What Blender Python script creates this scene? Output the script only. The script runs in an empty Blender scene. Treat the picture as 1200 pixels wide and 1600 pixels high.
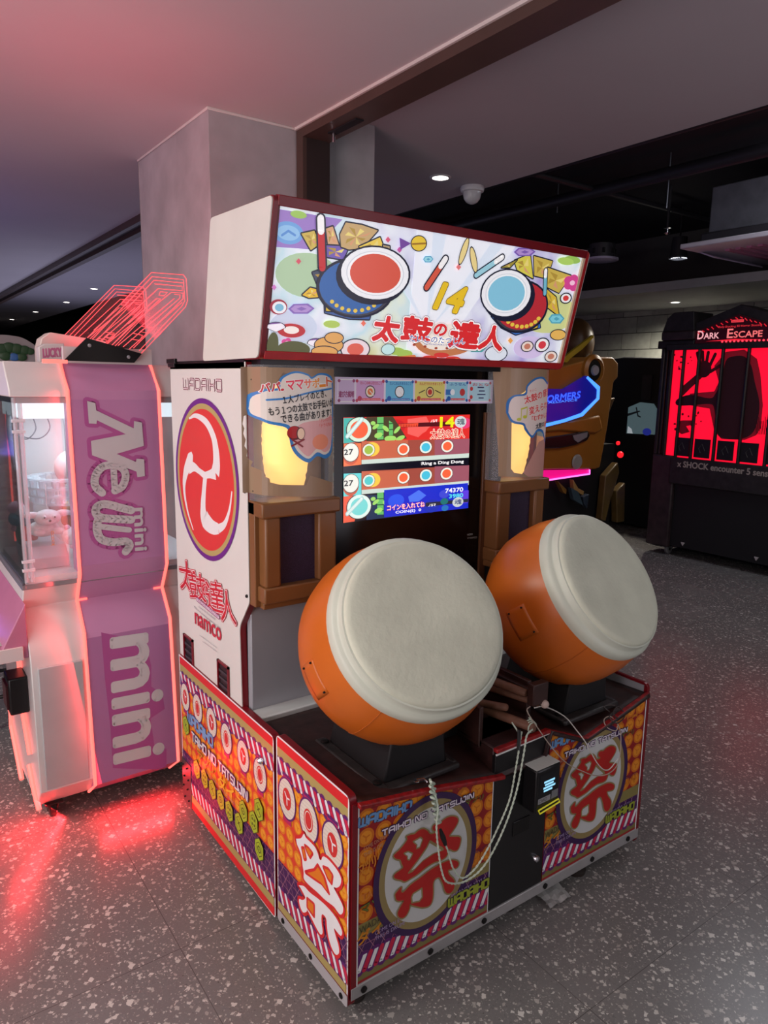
import bpy, bmesh, math, random
from math import sin, cos, pi, radians as rad
from mathutils import Vector, Matrix, geometry
random.seed(7)
SC = bpy.context.scene
COL = SC.collection

# ------------------------------------------------------------------ camera
FPX = 1123.94
YAW, PITCH, ROLL = rad(35.8187), rad(10.2667), rad(0.96088)
CAM = Vector((-0.86694, -1.31242, 1.6))
_f = Vector((sin(YAW)*cos(PITCH), cos(YAW)*cos(PITCH), -sin(PITCH)))
_r = Vector((cos(YAW), -sin(YAW), 0)); _u = _r.cross(_f)
CR = _r*cos(ROLL) + _u*sin(ROLL); CU = _u*cos(ROLL) - _r*sin(ROLL); CF = _f
cd = bpy.data.cameras.new('camera'); cam = bpy.data.objects.new('camera', cd); COL.objects.link(cam)
cd.sensor_fit = 'VERTICAL'; cd.sensor_height = 24; cd.lens = FPX/1600*24; cd.clip_end = 100; cd.clip_start = .02
m3 = Matrix((CR, CU, -CF)).transposed()
cam.matrix_world = Matrix.Translation(CAM) @ m3.to_4x4()
SC.camera = cam
def ray(px): return CR*((px[0]-600)/FPX) + CU*(-(px[1]-800)/FPX) + CF
def on(px, ax, val):                       # where the sight line of a photo pixel meets a real axis plane
    d = ray(px); return CAM + d*((val-CAM[ax])/d[ax])

# ------------------------------------------------------------------ light and exposure
SC.view_settings.view_transform = 'Standard'; SC.view_settings.look = 'None'
SC.view_settings.gamma = 1; SC.view_settings.use_curve_mapping = False
SC.view_settings.exposure = 0.0
W = bpy.data.worlds.new('world'); SC.world = W; W.use_nodes = True
W.node_tree.nodes['Background'].inputs[0].default_value = (.6, .62, .75, 1)
W.node_tree.nodes['Background'].inputs[1].default_value = .06
def lin(c):
    c = c/255
    return c/12.92 if c <= .04045 else ((c+.055)/1.055)**2.4
def rgb(c): return (lin(c[0]), lin(c[1]), lin(c[2]), 1)
def area(name, loc, target, size, power, color=(255,255,255), size_y=None, spread=180):
    l = bpy.data.lights.new(name, 'AREA'); l.energy = power; l.color = rgb(color)[:3]
    l.size = size; l.spread = rad(spread)
    if size_y: l.shape = 'RECTANGLE'; l.size_y = size_y
    o = bpy.data.objects.new(name, l); COL.objects.link(o); o.location = loc
    o.rotation_euler = (Vector(target)-Vector(loc)).to_track_quat('-Z', 'Y').to_euler()
    return o
def spot(name, loc, power, color=(255,246,232), angle=95, r=.04):
    l = bpy.data.lights.new(name, 'SPOT'); l.energy = power; l.color = rgb(color)[:3]
    l.spot_size = rad(angle); l.spot_blend = .7; l.shadow_soft_size = r
    o = bpy.data.objects.new(name, l); COL.objects.link(o); o.location = loc
    return o
area('unseen_ceiling_light', (-2.7, 1.0, 2.7), (-2.3, 1.0, 0), 1.2, 76, (246,253,246))
area('unseen_ceiling_light', (-1.7, -2.9, 2.7), (-1.2, -1.4, 0), 1.2, 26, (240,250,244))
area('unseen_ceiling_light', (2.6, -2.6, 3.2), (2.4, -1.6, 0), 1.2, 36, (242,248,246))  # unseen lamp added at right to light the front faces
area('added_ceiling_fill', (-3.0, -.6, 1.3), (-1.4, -.4, 2.75), 2.0, 82, (240,224,228), 2.0)  # added uplight out of view, brightens the left ceiling
area('added_pink_fill', (-2.6, 2.3, 1.7), (-.9, 1.9, 2.75), 1.2, 9, (255,70,96), 1.0)  # added pink lamp, no machine modelled there; tints the ceiling
area('added_violet_fill', (-1.6, 4.8, 1.4), (-.4, 4.2, 2.75), 1.2, 6, (120,116,255))  # added unseen lamp for the ceiling's violet hue
area('far_hall_light', (1.5, 9, 1.2), (1.5, 9, 2.75), 2.5, 30, (214,214,255), 6)
area('added_right_fill', (1.7, -2.5, 1.4), (1.7, 1.0, 2.75), 1.2, 17, (232,224,236), 2)  # added uplight out of view for the right ceiling
area('added_right_fill', (4.3, .6, 3.25), (4.6, .9, 0), 1.0, 30, (236,240,250))  # added unseen fill for the block wall and horror machine

# ------------------------------------------------------------------ materials
MATS = {}
def M(key, c, rough=.5, metal=0., e=0., noise=.05, ns=9., bump=0., bs=60., ec=None, coat=0., spec=.5):
    if key in MATS: return MATS[key]
    m = bpy.data.materials.new(key); m.use_nodes = True; nt = m.node_tree; b = nt.nodes['Principled BSDF']
    b.inputs['Roughness'].default_value = rough; b.inputs['Metallic'].default_value = metal
    b.inputs['Specular IOR Level'].default_value = spec; b.inputs['Coat Weight'].default_value = coat
    L = rgb(c)
    if noise:
        n = nt.nodes.new('ShaderNodeTexNoise'); n.inputs['Scale'].default_value = ns; n.inputs['Detail'].default_value = 4
        tc = nt.nodes.new('ShaderNodeTexCoord'); nt.links.new(tc.outputs['Object'], n.inputs['Vector'])
        r = nt.nodes.new('ShaderNodeValToRGB'); r.color_ramp.elements[0].position = .3; r.color_ramp.elements[1].position = .7
        r.color_ramp.elements[0].color = (L[0]*(1-noise), L[1]*(1-noise), L[2]*(1-noise), 1)
        r.color_ramp.elements[1].color = (min(1,L[0]*(1+noise)), min(1,L[1]*(1+noise)), min(1,L[2]*(1+noise)), 1)
        nt.links.new(n.outputs[0], r.inputs[0]); nt.links.new(r.outputs[0], b.inputs['Base Color'])
    else: b.inputs['Base Color'].default_value = L
    if bump:
        n2 = nt.nodes.new('ShaderNodeTexNoise'); n2.inputs['Scale'].default_value = bs; n2.inputs['Detail'].default_value = 5
        tc = nt.nodes.new('ShaderNodeTexCoord'); nt.links.new(tc.outputs['Object'], n2.inputs['Vector'])
        bp = nt.nodes.new('ShaderNodeBump'); bp.inputs['Strength'].default_value = bump; bp.inputs['Distance'].default_value = .004
        nt.links.new(n2.outputs[0], bp.inputs['Height']); nt.links.new(bp.outputs[0], b.inputs['Normal'])
    if e:
        b.inputs['Emission Color'].default_value = rgb(ec or c); b.inputs['Emission Strength'].default_value = e
    MATS[key] = m; return m
def ink(c, e=0., rough=.35, tag=''):
    return M('print_%s%d_%d_%d_%d' % (tag, c[0], c[1], c[2], int(e*100)), c, rough, 0, e, 0 if e else .02)
def glassy(key, c, alpha, rough=.05):      # thin clear acrylic: real sheets, mostly see-through
    if key in MATS: return MATS[key]
    m = bpy.data.materials.new(key); m.use_nodes = True; nt = m.node_tree; b = nt.nodes['Principled BSDF']
    b.inputs['Base Color'].default_value = rgb(c); b.inputs['Roughness'].default_value = rough
    b.inputs['Alpha'].default_value = alpha
    n = nt.nodes.new('ShaderNodeTexNoise'); n.inputs['Scale'].default_value = 3
    r = nt.nodes.new('ShaderNodeMapRange'); r.inputs[3].default_value = rough; r.inputs[4].default_value = rough+.08
    nt.links.new(n.outputs[0], r.inputs[0]); nt.links.new(r.outputs[0], b.inputs['Roughness'])
    MATS[key] = m; return m

# ------------------------------------------------------------------ mesh building
def wloc(o):
    v = Vector((0, 0, 0))
    while o: v += Vector(o.location); o = o.parent
    return v
def link(name, me, parent=None):
    o = bpy.data.objects.new(name, me); COL.objects.link(o)
    if parent: o.parent = parent
    return o
def tag(o, label, cat, group=None, kind=None):
    if label: o['label'] = label
    if cat: o['category'] = cat
    if group: o['group'] = group
    if kind: o['kind'] = kind
    return o
def thing(name, label, cat, loc, group=None):
    o = bpy.data.objects.new(name, None); COL.objects.link(o); o.location = loc; o.empty_display_size = .1
    return tag(o, label, cat, group)
class MB:
    def __init__(s): s.v = []; s.f = []; s.mi = []; s.ms = []
    def m(s, mat):
        if mat not in s.ms: s.ms.append(mat)
        return s.ms.index(mat)
    def add(s, vs, fs, mat):
        k = len(s.v); i = s.m(mat); s.v += [tuple(v) for v in vs]
        for f in fs: s.f.append([k+a for a in f]); s.mi.append(i)
        return s
    def box(s, x0, x1, y0, y1, z0, z1, mat, R=None, c=None):
        vs = [Vector((x, y, z)) for x in (x0, x1) for y in (y0, y1) for z in (z0, z1)]
        if R is not None: c = Vector(c); vs = [c + R @ (v-c) for v in vs]
        return s.add(vs, [(0,1,3,2),(4,6,7,5),(0,4,5,1),(2,3,7,6),(0,2,6,4),(1,5,7,3)], mat)
    def prism(s, poly, ax, a0, a1, mat, smat=None):
        # poly in the two other axes (in x,y,z order), extruded along ax
        def P(p, a):
            l = list(p); l.insert(ax, a); return tuple(l)
        n = len(poly); vs = [P(p, a0) for p in poly] + [P(p, a1) for p in poly]
        s.add(vs, [list(range(n)), list(range(2*n-1, n-1, -1))], mat)
        k = len(s.v)-2*n; i = s.m(smat or mat)
        for j in range(n): s.f.append([k+j, k+n+j, k+n+(j+1) % n, k+(j+1) % n]); s.mi.append(i)
        return s
    def tube(s, pts, r, mat, n=8, closed=False):
        pts = [Vector(p) for p in pts]; rs = r if isinstance(r, (list, tuple)) else [r]*len(pts)
        vs = []; up = Vector((0, 0, 1)); N = len(pts)
        for i, p in enumerate(pts):
            t = (pts[min(i+1, N-1)] - pts[max(i-1, 0)])
            if closed: t = pts[(i+1) % N]-pts[i-1]
            t.normalize() if t.length > 1e-9 else None
            a = t.cross(up)
            if a.length < .2: a = t.cross(Vector((1, 0, 0)))
            if i and a.dot(pa) < 0: a = -a
            a.normalize(); pa = a; b = t.cross(a)
            vs += [p + (a*cos(2*pi*j/n)+b*sin(2*pi*j/n))*rs[i] for j in range(n)]
        fs = []
        for i in range(N if closed else N-1):
            i2 = (i+1) % N
            for j in range(n): fs.append((i*n+j, i*n+(j+1) % n, i2*n+(j+1) % n, i2*n+j))
        if not closed: fs += [list(range(n))[::-1], [(N-1)*n+j for j in range(n)]]
        return s.add(vs, fs, mat)
    def lathe(s, prof, o, d, mat, n=32, cap=True):
        # prof: (distance along d, radius)
        o = Vector(o); d = Vector(d).normalized(); a = d.cross(Vector((0, 0, 1)))
        if a.length < .05: a = Vector((1, 0, 0))
        a.normalize(); b = d.cross(a); vs = []; fs = []
        for h, r in prof: vs += [o+d*h+(a*cos(2*pi*j/n)+b*sin(2*pi*j/n))*max(r, 1e-4) for j in range(n)]
        for i in range(len(prof)-1):
            for j in range(n): fs.append((i*n+j, (i+1)*n+j, (i+1)*n+(j+1) % n, i*n+(j+1) % n))
        if cap: fs += [list(range(n)), [(len(prof)-1)*n+j for j in range(n)][::-1]]
        return s.add(vs, fs, mat)
    def ball(s, c, r, mat, sc=(1, 1, 1), n=14):
        prof = [(-cos(pi*i/n), sin(pi*i/n)) for i in range(n+1)]; c = Vector(c); vs = []; fs = []
        for h, q in prof: vs += [c+Vector((q*cos(2*pi*j/n)*sc[0], q*sin(2*pi*j/n)*sc[1], h*sc[2]))*r for j in range(n)]
        for i in range(n):
            for j in range(n): fs.append((i*n+j, i*n+(j+1) % n, (i+1)*n+(j+1) % n, (i+1)*n+j))
        return s.add(vs, fs, mat)
    def build(s, name, parent=None, bevel=0, smooth=True, ang=35):
        me = bpy.data.meshes.new(name); off = wloc(parent) if parent else Vector((0, 0, 0))
        me.from_pydata([tuple(Vector(v)-off) for v in s.v], [], s.f)
        for m in s.ms: me.materials.append(m)
        me.polygons.foreach_set('material_index', s.mi)
        bm = bmesh.new(); bm.from_mesh(me); bmesh.ops.remove_doubles(bm, verts=bm.verts, dist=1e-6)
        bmesh.ops.recalc_face_normals(bm, faces=bm.faces); bm.to_mesh(me); bm.free()
        if smooth:
            me.polygons.foreach_set('use_smooth', [True]*len(me.polygons)); me.set_sharp_from_angle(angle=rad(ang))
        me.update(); o = link(name, me, parent)
        if bevel:
            b = o.modifiers.new('bevel', 'BEVEL'); b.width = bevel; b.segments = 2; b.limit_method = 'ANGLE'; b.angle_limit = rad(40)
        return o
def root_mesh(name, mb, loc, **k):         # a top-level thing that is a single mesh, origin at its base
    o = mb.build(name, None, **k); loc = Vector(loc); o.data.transform(Matrix.Translation(-loc)); o.location = loc
    return o
def round_poly(pts, r, n=5):
    out = []; N = len(pts)
    for i in range(N):
        p = Vector(pts[i][:2]); q = pts[i][2] if len(pts[i]) > 2 else r
        a = Vector(pts[i-1][:2])-p; b = Vector(pts[(i+1) % N][:2])-p
        if q <= 0: out.append(tuple(p)); continue
        la, lb = a.length, b.length; q = min(q, la*.45, lb*.45); a.normalize(); b.normalize()
        for k in range(n+1):
            t = k/n; out.append(tuple((p+a*q)*(1-t)**2 + p*2*t*(1-t) + (p+b*q)*t*t))
    return out

# ------------------------------------------------------------------ flat print (lettering and graphics) laid on real surfaces
_tc = {}
def text_tris(s, off=0., shear=0.):
    k = (s, off, shear)
    if k in _tc: return _tc[k]
    cu = bpy.data.curves.new('t', 'FONT'); cu.body = s; cu.size = 1; cu.offset = off; cu.resolution_u = 3; cu.shear = shear
    o = bpy.data.objects.new('t', cu); COL.objects.link(o)
    dg = bpy.context.evaluated_depsgraph_get(); me = bpy.data.meshes.new_from_object(o.evaluated_get(dg))
    me.calc_loop_triangles(); vs = [(v.co.x, v.co.y) for v in me.vertices]
    tr = [[vs[i] for i in t.vertices] for t in me.loop_triangles]
    bpy.data.objects.remove(o); bpy.data.curves.remove(cu); bpy.data.meshes.remove(me)
    _tc[k] = tr; return tr
def clip_tri(t, cp):
    out = list(t)
    for i in range(len(cp)):
        a = cp[i]; b = cp[(i+1) % len(cp)]; inp = out; out = []
        def sd(p): return (b[0]-a[0])*(p[1]-a[1])-(b[1]-a[1])*(p[0]-a[0])
        for j in range(len(inp)):
            p = inp[j]; q = inp[(j+1) % len(inp)]; dp = sd(p); dq = sd(q)
            if dp >= 0: out.append(p)
            if (dp > 0) != (dq > 0) and abs(dp-dq) > 1e-12:
                u = dp/(dp-dq)
                if 0 < u < 1: out.append((p[0]+(q[0]-p[0])*u, p[1]+(q[1]-p[1])*u))
        if len(out) < 3: return None
    return out
class Art:
    def __init__(s, O, U, V, N, e=0., warp=None, clips=None, base=.0004, step=3e-5, wplane=0., rough=.35):
        s.O = Vector(O); s.U = Vector(U).normalized(); s.V = Vector(V).normalized(); s.N = Vector(N).normalized()
        s.e = e; s.warp = warp; s.clips = clips; s.h = base; s.step = step; s.mb = MB(); s.wp = wplane; s.du = 0; s.rough = rough
    def uv(s, px):
        O = s.O + s.N*s.wp; d = ray(px); t = (O-CAM).dot(s.N)/d.dot(s.N); p = CAM+d*t-s.O
        return (p.dot(s.U), p.dot(s.V))
    def P(s, u, v, h):
        if s.warp: h = h + s.warp(u, v)
        return s.O+s.U*u+s.V*v+s.N*h
    def tris(s, ts, c, e=None, mat=None, flat=0):
        s.h += s.step; m = mat or ink(c, s.e if e is None else e, s.rough); k = 0; un = 5e-6 if s.e < .4 else 1e-6
        for t in ts:
            t = [(p[0]+s.du, p[1]) for p in t]
            k += 1; h = s.h+(1+(k-flat) % 6)*un*(k > flat)
            if s.warp:
                if (t[1][0]-t[0][0])*(t[2][1]-t[0][1])-(t[1][1]-t[0][1])*(t[2][0]-t[0][0]) < 0: t = t[::-1]
                g0, gd = s.grid; lo = int(math.floor((min(p[0] for p in t)-g0)/gd)); hi = int(math.floor((max(p[0] for p in t)-g0)/gd))
                for c_ in range(lo, hi+1):
                    a_, b_ = g0+c_*gd, g0+(c_+1)*gd
                    q = clip_tri(t, [(a_,-9),(b_,-9),(b_,9),(a_,9)])
                    if q: s.mb.add([s.P(p[0], p[1], h) for p in q], [list(range(len(q)))], m)
                continue
            for cp in (s.clips or [None]):
                q = clip_tri(t if (t[1][0]-t[0][0])*(t[2][1]-t[0][1])-(t[1][1]-t[0][1])*(t[2][0]-t[0][0]) > 0 else t[::-1], cp) if cp else t
                if q: s.mb.add([s.P(p[0], p[1], h) for p in q], [list(range(len(q)))], m)
        s.h += min(6, max(0, k-flat))*un
    def poly(s, pts, c, px=False, **k):
        if px: pts = [s.uv(p) for p in pts]
        T = geometry.tessellate_polygon([[Vector((p[0], p[1], 0)) for p in pts]])
        ts = [[pts[i] for i in t] for t in T]
        s.tris(ts, c, flat=len(ts), **k)
    def rect(s, u0, u1, v0, v1, c, **k): s.poly([(u0, v0), (u1, v0), (u1, v1), (u0, v1)], c, **k)
    def disc(s, c, r, col, ry=None, n=28, rot=0, **k):
        ry = ry or r
        s.poly([(c[0]+r*cos(2*pi*i/n)*cos(rot)-ry*sin(2*pi*i/n)*sin(rot), c[1]+r*cos(2*pi*i/n)*sin(rot)+ry*sin(2*pi*i/n)*cos(rot)) for i in range(n)], col, **k)
    def pdisc(s, p, rx, ry, col, **k):            # centre and half sizes in photo pixels
        c = s.uv(p); a = s.uv((p[0]+rx, p[1])); a2 = s.uv((p[0]-rx, p[1])); b = s.uv((p[0], p[1]+ry)); b2 = s.uv((p[0], p[1]-ry))
        s.disc(c, abs(a[0]-a2[0])/2, col, abs(b[1]-b2[1])/2, **k)
    def stroke(s, pts, w, c, px=False, n=10, grow=0, **k):
        if px: pts = [s.uv(p) for p in pts]
        ws = list(w) if isinstance(w, (list, tuple)) else [w]*len(pts)
        ws = [a/2+grow for a in ws]; ts = []
        for i, p in enumerate(pts):
            if ws[i] > .0006:
                P = [(p[0]+ws[i]*cos(2*pi*j/n), p[1]+ws[i]*sin(2*pi*j/n)) for j in range(n)]
                ts += [[P[0], P[j], P[j+1]] for j in range(1, n-1)]
            if i:
                a = Vector(pts[i-1]); b = Vector(p); d = b-a
                if d.length < 1e-6: continue
                nn = Vector((-d.y, d.x)).normalized()
                q = [a+nn*ws[i-1], a-nn*ws[i-1], b-nn*ws[i], b+nn*ws[i]]
                ts += [[tuple(q[0]), tuple(q[1]), tuple(q[2])], [tuple(q[0]), tuple(q[2]), tuple(q[3])]]
        s.tris(ts, c, **k)
    def text(s, st, A, B, h, c, off=0., shear=0., px=False, pad=0., **k):
        # baseline from A to B, glyph box height h (metres, or pixels when px)
        if px:
            a = s.uv(A); q = s.uv((A[0], A[1]-h)) if abs(B[0]-A[0]) > abs(B[1]-A[1]) else s.uv((A[0]+h, A[1]))
            B = s.uv(B); A = a; h = math.hypot(q[0]-a[0], q[1]-a[1])
        ref = text_tris(st, 0., shear)
        xs = [p[0] for t in ref for p in t]; ys = [p[1] for t in ref for p in t]
        if not xs: return
        x0, x1, y0, y1 = min(xs), max(xs), min(ys), max(ys)
        A = Vector(A); B = Vector(B); d = B-A; Lg = d.length; d.normalize(); up = Vector((-d.y, d.x))
        sx = Lg/(x1-x0); sy = h/(y1-y0)
        ts = [[tuple(A+d*((p[0]-x0)*sx)+up*((p[1]-y0)*sy)) for p in t] for t in ref]
        if off > 0:
            g = off*sy*.9; ed = {}
            for t in ref:
                for i in range(3):
                    a, b = t[i], t[(i+1) % 3]; e = (a, b) if a < b else (b, a); ed[e] = ed.get(e, 0)+1
            for (a, b), n_ in ed.items():
                if n_ > 1: continue
                p = A+d*((a[0]-x0)*sx)+up*((a[1]-y0)*sy); q = A+d*((b[0]-x0)*sx)+up*((b[1]-y0)*sy); v = q-p
                if v.length < 1e-7: continue
                v.normalize(); w = Vector((-v.y, v.x))*g; v = v*g*.6
                c4 = [tuple(p-v+w*.7), tuple(p-v*1.3), tuple(p-v-w*.7), tuple(p-w), tuple(q-w), tuple(q+v-w*.7), tuple(q+v*1.3), tuple(q+v+w*.7), tuple(q+w), tuple(p+w)]
                ts += [[c4[0], c4[j], c4[j+1]] for j in range(1, 9)] if g > .0012 else [[tuple(p+w-v), tuple(p-w-v), tuple(q-w+v)], [tuple(p+w-v), tuple(q-w+v), tuple(q+w+v)]]
        s.tris(ts, c, flat=len(ref), **k)
    def build(s, name, parent, label=None):
        o = s.mb.build(name, parent, smooth=False)
        if label: o['label'] = label
        return o
SQ = {'A':(1,[[(0,0),(0,.75),(.22,1),(1,1),(1,0)],[(0,.42),(1,.42)]]),'D':(1,[[(0,0),(0,1),(.8,1),(1,.8),(1,.2),(.8,0),(0,0)]]),'I':(.1,[[(.05,0),(.05,1)]]),'K':(.95,[[(0,0),(0,1)],[(.95,1),(.95,.7),(.72,.5),(0,.5)],[(.72,.5),(.95,.3),(.95,0)]]),
 'O':(1,[[(.18,0),(1,0),(1,1),(0,1),(0,.18),(.18,0)]]),'T':(.95,[[(0,1),(.95,1)],[(.48,1),(.48,0)]]),'N':(1,[[(0,0),(0,1),(.25,1),(.78,0),(1,0),(1,1)]]),'S':(.95,[[(.95,1),(.12,1),(0,.88),(0,.6),(.1,.5),(.85,.5),(.95,.4),(.95,.1),(.85,0),(0,0)]]),
 'U':(1,[[(0,1),(0,.1),(.1,0),(1,0),(1,1)]]),'J':(.7,[[(.25,1),(.7,1),(.7,.1),(.6,0),(0,0),(0,.3)]]),'W':(1.15,[[(0,1),(0,.1),(.1,0),(1.15,0),(1.15,1)],[(.57,0),(.57,.85)]]),' ':(.35,[])}
def sqtext(A, st, p0, p1, h, layers, px=False):
    # squared-off display lettering; layers = ((stroke share of height, colour), ...)
    if px: a = A.uv(p0); q = A.uv((p0[0], p0[1]-h)); p1 = A.uv(p1); p0 = a; h = math.hypot(q[0]-a[0], q[1]-a[1])
    a = Vector(p0); d = Vector(p1)-a; Ln = d.length; d.normalize(); up = Vector((-d.y, d.x))
    tot = sum(SQ[c][0]+.32 for c in st)-.32; sx = Ln/tot
    for w, c in layers:
        x = 0
        for ch in st:
            for q in SQ[ch][1]: A.stroke([tuple(a+d*((x+p[0])*sx)+up*(p[1]*h)) for p in q], h*w, c, n=4)
            x += SQ[ch][0]+.32
def bl(pts, n=6):                            # smooth curve through points (Catmull-Rom)
    P = [Vector(p) for p in pts]; P = [P[0]*2-P[1]]+P+[P[-1]*2-P[-2]]; out = []
    for i in range(1, len(P)-2):
        for k in range(n):
            t = k/n; a, b, c, d = P[i-1], P[i], P[i+1], P[i+2]
            out.append(.5*((2*b)+(c-a)*t+(2*a-5*b+4*c-d)*t*t+(3*b-a-3*c+d)*t**3))
    out.append(P[-2]); return [tuple(p) for p in out]

def glyph(A, zf, solids, holes, c, hc, oc, g, hfill=None):
    S = [bl([A.uv(zf(*p)) for p in q]+[A.uv(zf(*q[0]))], 3) for q in solids]; Hs = [[A.uv(zf(*p)) for p in q] for q in holes]
    for q in S: A.stroke(q, .0001, oc, grow=g, n=6)
    for q in S: A.poly(q[:-1], c)
    for q in Hs: A.stroke(q+[q[0]], .0001, oc, grow=g*.6, n=6); A.poly(q, oc)
    for q in Hs:
        cx = sum(p[0] for p in q)/len(q); cy_ = sum(p[1] for p in q)/len(q); A.poly([(cx+(p[0]-cx)*.86, cy_+(p[1]-cy_)*.86) for p in q], hc)

# ================================================================== THE SETTING
def terrazzo():
    m = bpy.data.materials.new('terrazzo'); m.use_nodes = True; nt = m.node_tree; b = nt.nodes['Principled BSDF']; L = nt.links.new
    N = nt.nodes.new
    tc = N('ShaderNodeTexCoord'); wn = N('ShaderNodeTexNoise'); wn.inputs['Scale'].default_value = 60
    mixv = N('ShaderNodeMix'); mixv.data_type = 'RGBA'; mixv.blend_type = 'ADD'; mixv.inputs[0].default_value = .018
    L(tc.outputs['Object'], wn.inputs['Vector']); L(tc.outputs['Object'], mixv.inputs[6]); L(wn.outputs['Color'], mixv.inputs[7])
    prev = None
    base = N('ShaderNodeValToRGB'); base.color_ramp.elements[0].color = rgb((108,105,104)); base.color_ramp.elements[1].color = rgb((122,118,116))
    bn = N('ShaderNodeTexNoise'); bn.inputs['Scale'].default_value = 180; L(tc.outputs['Object'], bn.inputs['Vector']); L(bn.outputs[0], base.inputs[0])
    prev = base.outputs[0]
    for sc, keep, th, ca, cb in ((230, .5, .26, (140,134,130), (84,80,78)), (120, .5, .32, (170,165,158), (138,132,128)), (74, .52, .34, (192,187,180), (156,150,144)), (50, .36, .36, (204,199,192), (166,160,154))):
        v = N('ShaderNodeTexVoronoi'); v.feature = 'F1'; v.inputs['Scale'].default_value = sc; v.distance = 'MANHATTAN'
        mp = N('ShaderNodeMapping'); mp.inputs['Location'].default_value = (sc*.37, sc*.11, 0); mp.inputs['Scale'].default_value = (1, 1, .01)
        L(mixv.outputs[2], mp.inputs[0]); L(mp.outputs[0], v.inputs['Vector'])
        sep = N('ShaderNodeSeparateColor'); L(v.outputs['Color'], sep.inputs[0])
        a = N('ShaderNodeMath'); a.operation = 'LESS_THAN'; a.inputs[1].default_value = keep; L(sep.outputs[0], a.inputs[0])
        thm = N('ShaderNodeMath'); thm.operation = 'MULTIPLY_ADD'; thm.inputs[1].default_value = th; thm.inputs[2].default_value = th*.75; L(sep.outputs[1], thm.inputs[0])
        d = N('ShaderNodeMath'); d.operation = 'LESS_THAN'; L(v.outputs['Distance'], d.inputs[0]); L(thm.outputs[0], d.inputs[1])
        k = N('ShaderNodeMath'); k.operation = 'MULTIPLY'; L(a.outputs[0], k.inputs[0]); L(d.outputs[0], k.inputs[1])
        cc = N('ShaderNodeMix'); cc.data_type = 'RGBA'; cc.inputs[6].default_value = rgb(ca); cc.inputs[7].default_value = rgb(cb); L(sep.outputs[2], cc.inputs[0])
        mx = N('ShaderNodeMix'); mx.data_type = 'RGBA'; L(k.outputs[0], mx.inputs[0]); L(prev, mx.inputs[6]); L(cc.outputs[2], mx.inputs[7]); prev = mx.outputs[2]
    # thin joints between the large tiles
    br = N('ShaderNodeTexBrick'); br.offset = 0; br.inputs['Scale'].default_value = 1; br.inputs['Mortar Size'].default_value = .0012
    br.inputs['Brick Width'].default_value = .8; br.inputs['Row Height'].default_value = .8; br.inputs['Color1'].default_value = (0,0,0,1); br.inputs['Color2'].default_value = (0,0,0,1); br.inputs['Mortar'].default_value = (1,1,1,1)
    mp = N('ShaderNodeMapping'); mp.inputs['Location'].default_value = (.27, .33, 0); L(tc.outputs['Object'], mp.inputs[0]); L(mp.outputs[0], br.inputs['Vector'])
    mj = N('ShaderNodeMix'); mj.data_type = 'RGBA'; mj.inputs[7].default_value = rgb((84,80,78)); L(br.outputs['Color'], mj.inputs[0]); L(prev, mj.inputs[6]); prev = mj.outputs[2]
    # worn grime
    gn = N('ShaderNodeTexNoise'); gn.inputs['Scale'].default_value = 2.2; gn.inputs['Detail'].default_value = 6; L(tc.outputs['Object'], gn.inputs['Vector'])
    gr = N('ShaderNodeMapRange'); gr.inputs[3].default_value = .86; gr.inputs[4].default_value = 1.08; L(gn.outputs[0], gr.inputs[0])
    hs = N('ShaderNodeHueSaturation'); L(gr.outputs[0], hs.inputs['Value']); L(prev, hs.inputs['Color'])
    L(hs.outputs[0], b.inputs['Base Color']); rr = N('ShaderNodeMapRange'); rr.inputs[3].default_value = .20; rr.inputs[4].default_value = .33; L(gn.outputs[0], rr.inputs[0]); L(rr.outputs[0], b.inputs['Roughness'])
    b.inputs['Specular IOR Level'].default_value = .45
    return m
plaster = M('ceiling_plaster', (214,207,207), .85, noise=.03, ns=1.5, bump=.1, bs=8)
plaster_r = M('ceiling_plaster_grey', (178,172,178), .85, noise=.03, ns=1.5)
blackpaint = M('black_paint', (22,21,26), .8, noise=.15, ns=3)
brown = M('brown_metal_frame', (82,62,55), .45, noise=.08)
pillar_m = M('skim_coated_pillar', (178,176,178), .8, noise=.16, ns=5, bump=.25, bs=14)
wallgrey = M('hall_wall', (96,92,98), .85)
def struct(name, mb, **k):
    o = mb.build(name, None, **k); o['kind'] = 'structure'; return o
H = 2.75; HR = 2.85; EX = 2.554
struct('floor', MB().box(-7, 7.2, -6, 22.2, -.1, 0, terrazzo()), smooth=False)
struct('ceiling', MB().box(-7, .885, -6, 22, H, H+.12, plaster), smooth=False)
struct('ceiling', MB().box(1.03, EX, -6, 22, HR, HR+.5, plaster_r), smooth=False)
struct('ceiling', MB().box(EX, 7.2, -6, 22, 3.35, 3.45, blackpaint), smooth=False)
struct('wall_left', MB().box(-7.1, -7, -6, 22, 0, H, wallgrey), smooth=False)
struct('wall_front', MB().box(-7, 7.2, -6.1, -6, 0, 3.4, wallgrey), smooth=False)
struct('wall_back', MB().box(-7, 7.2, 22, 22.2, 0, 3.4, blackpaint), smooth=False)
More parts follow.
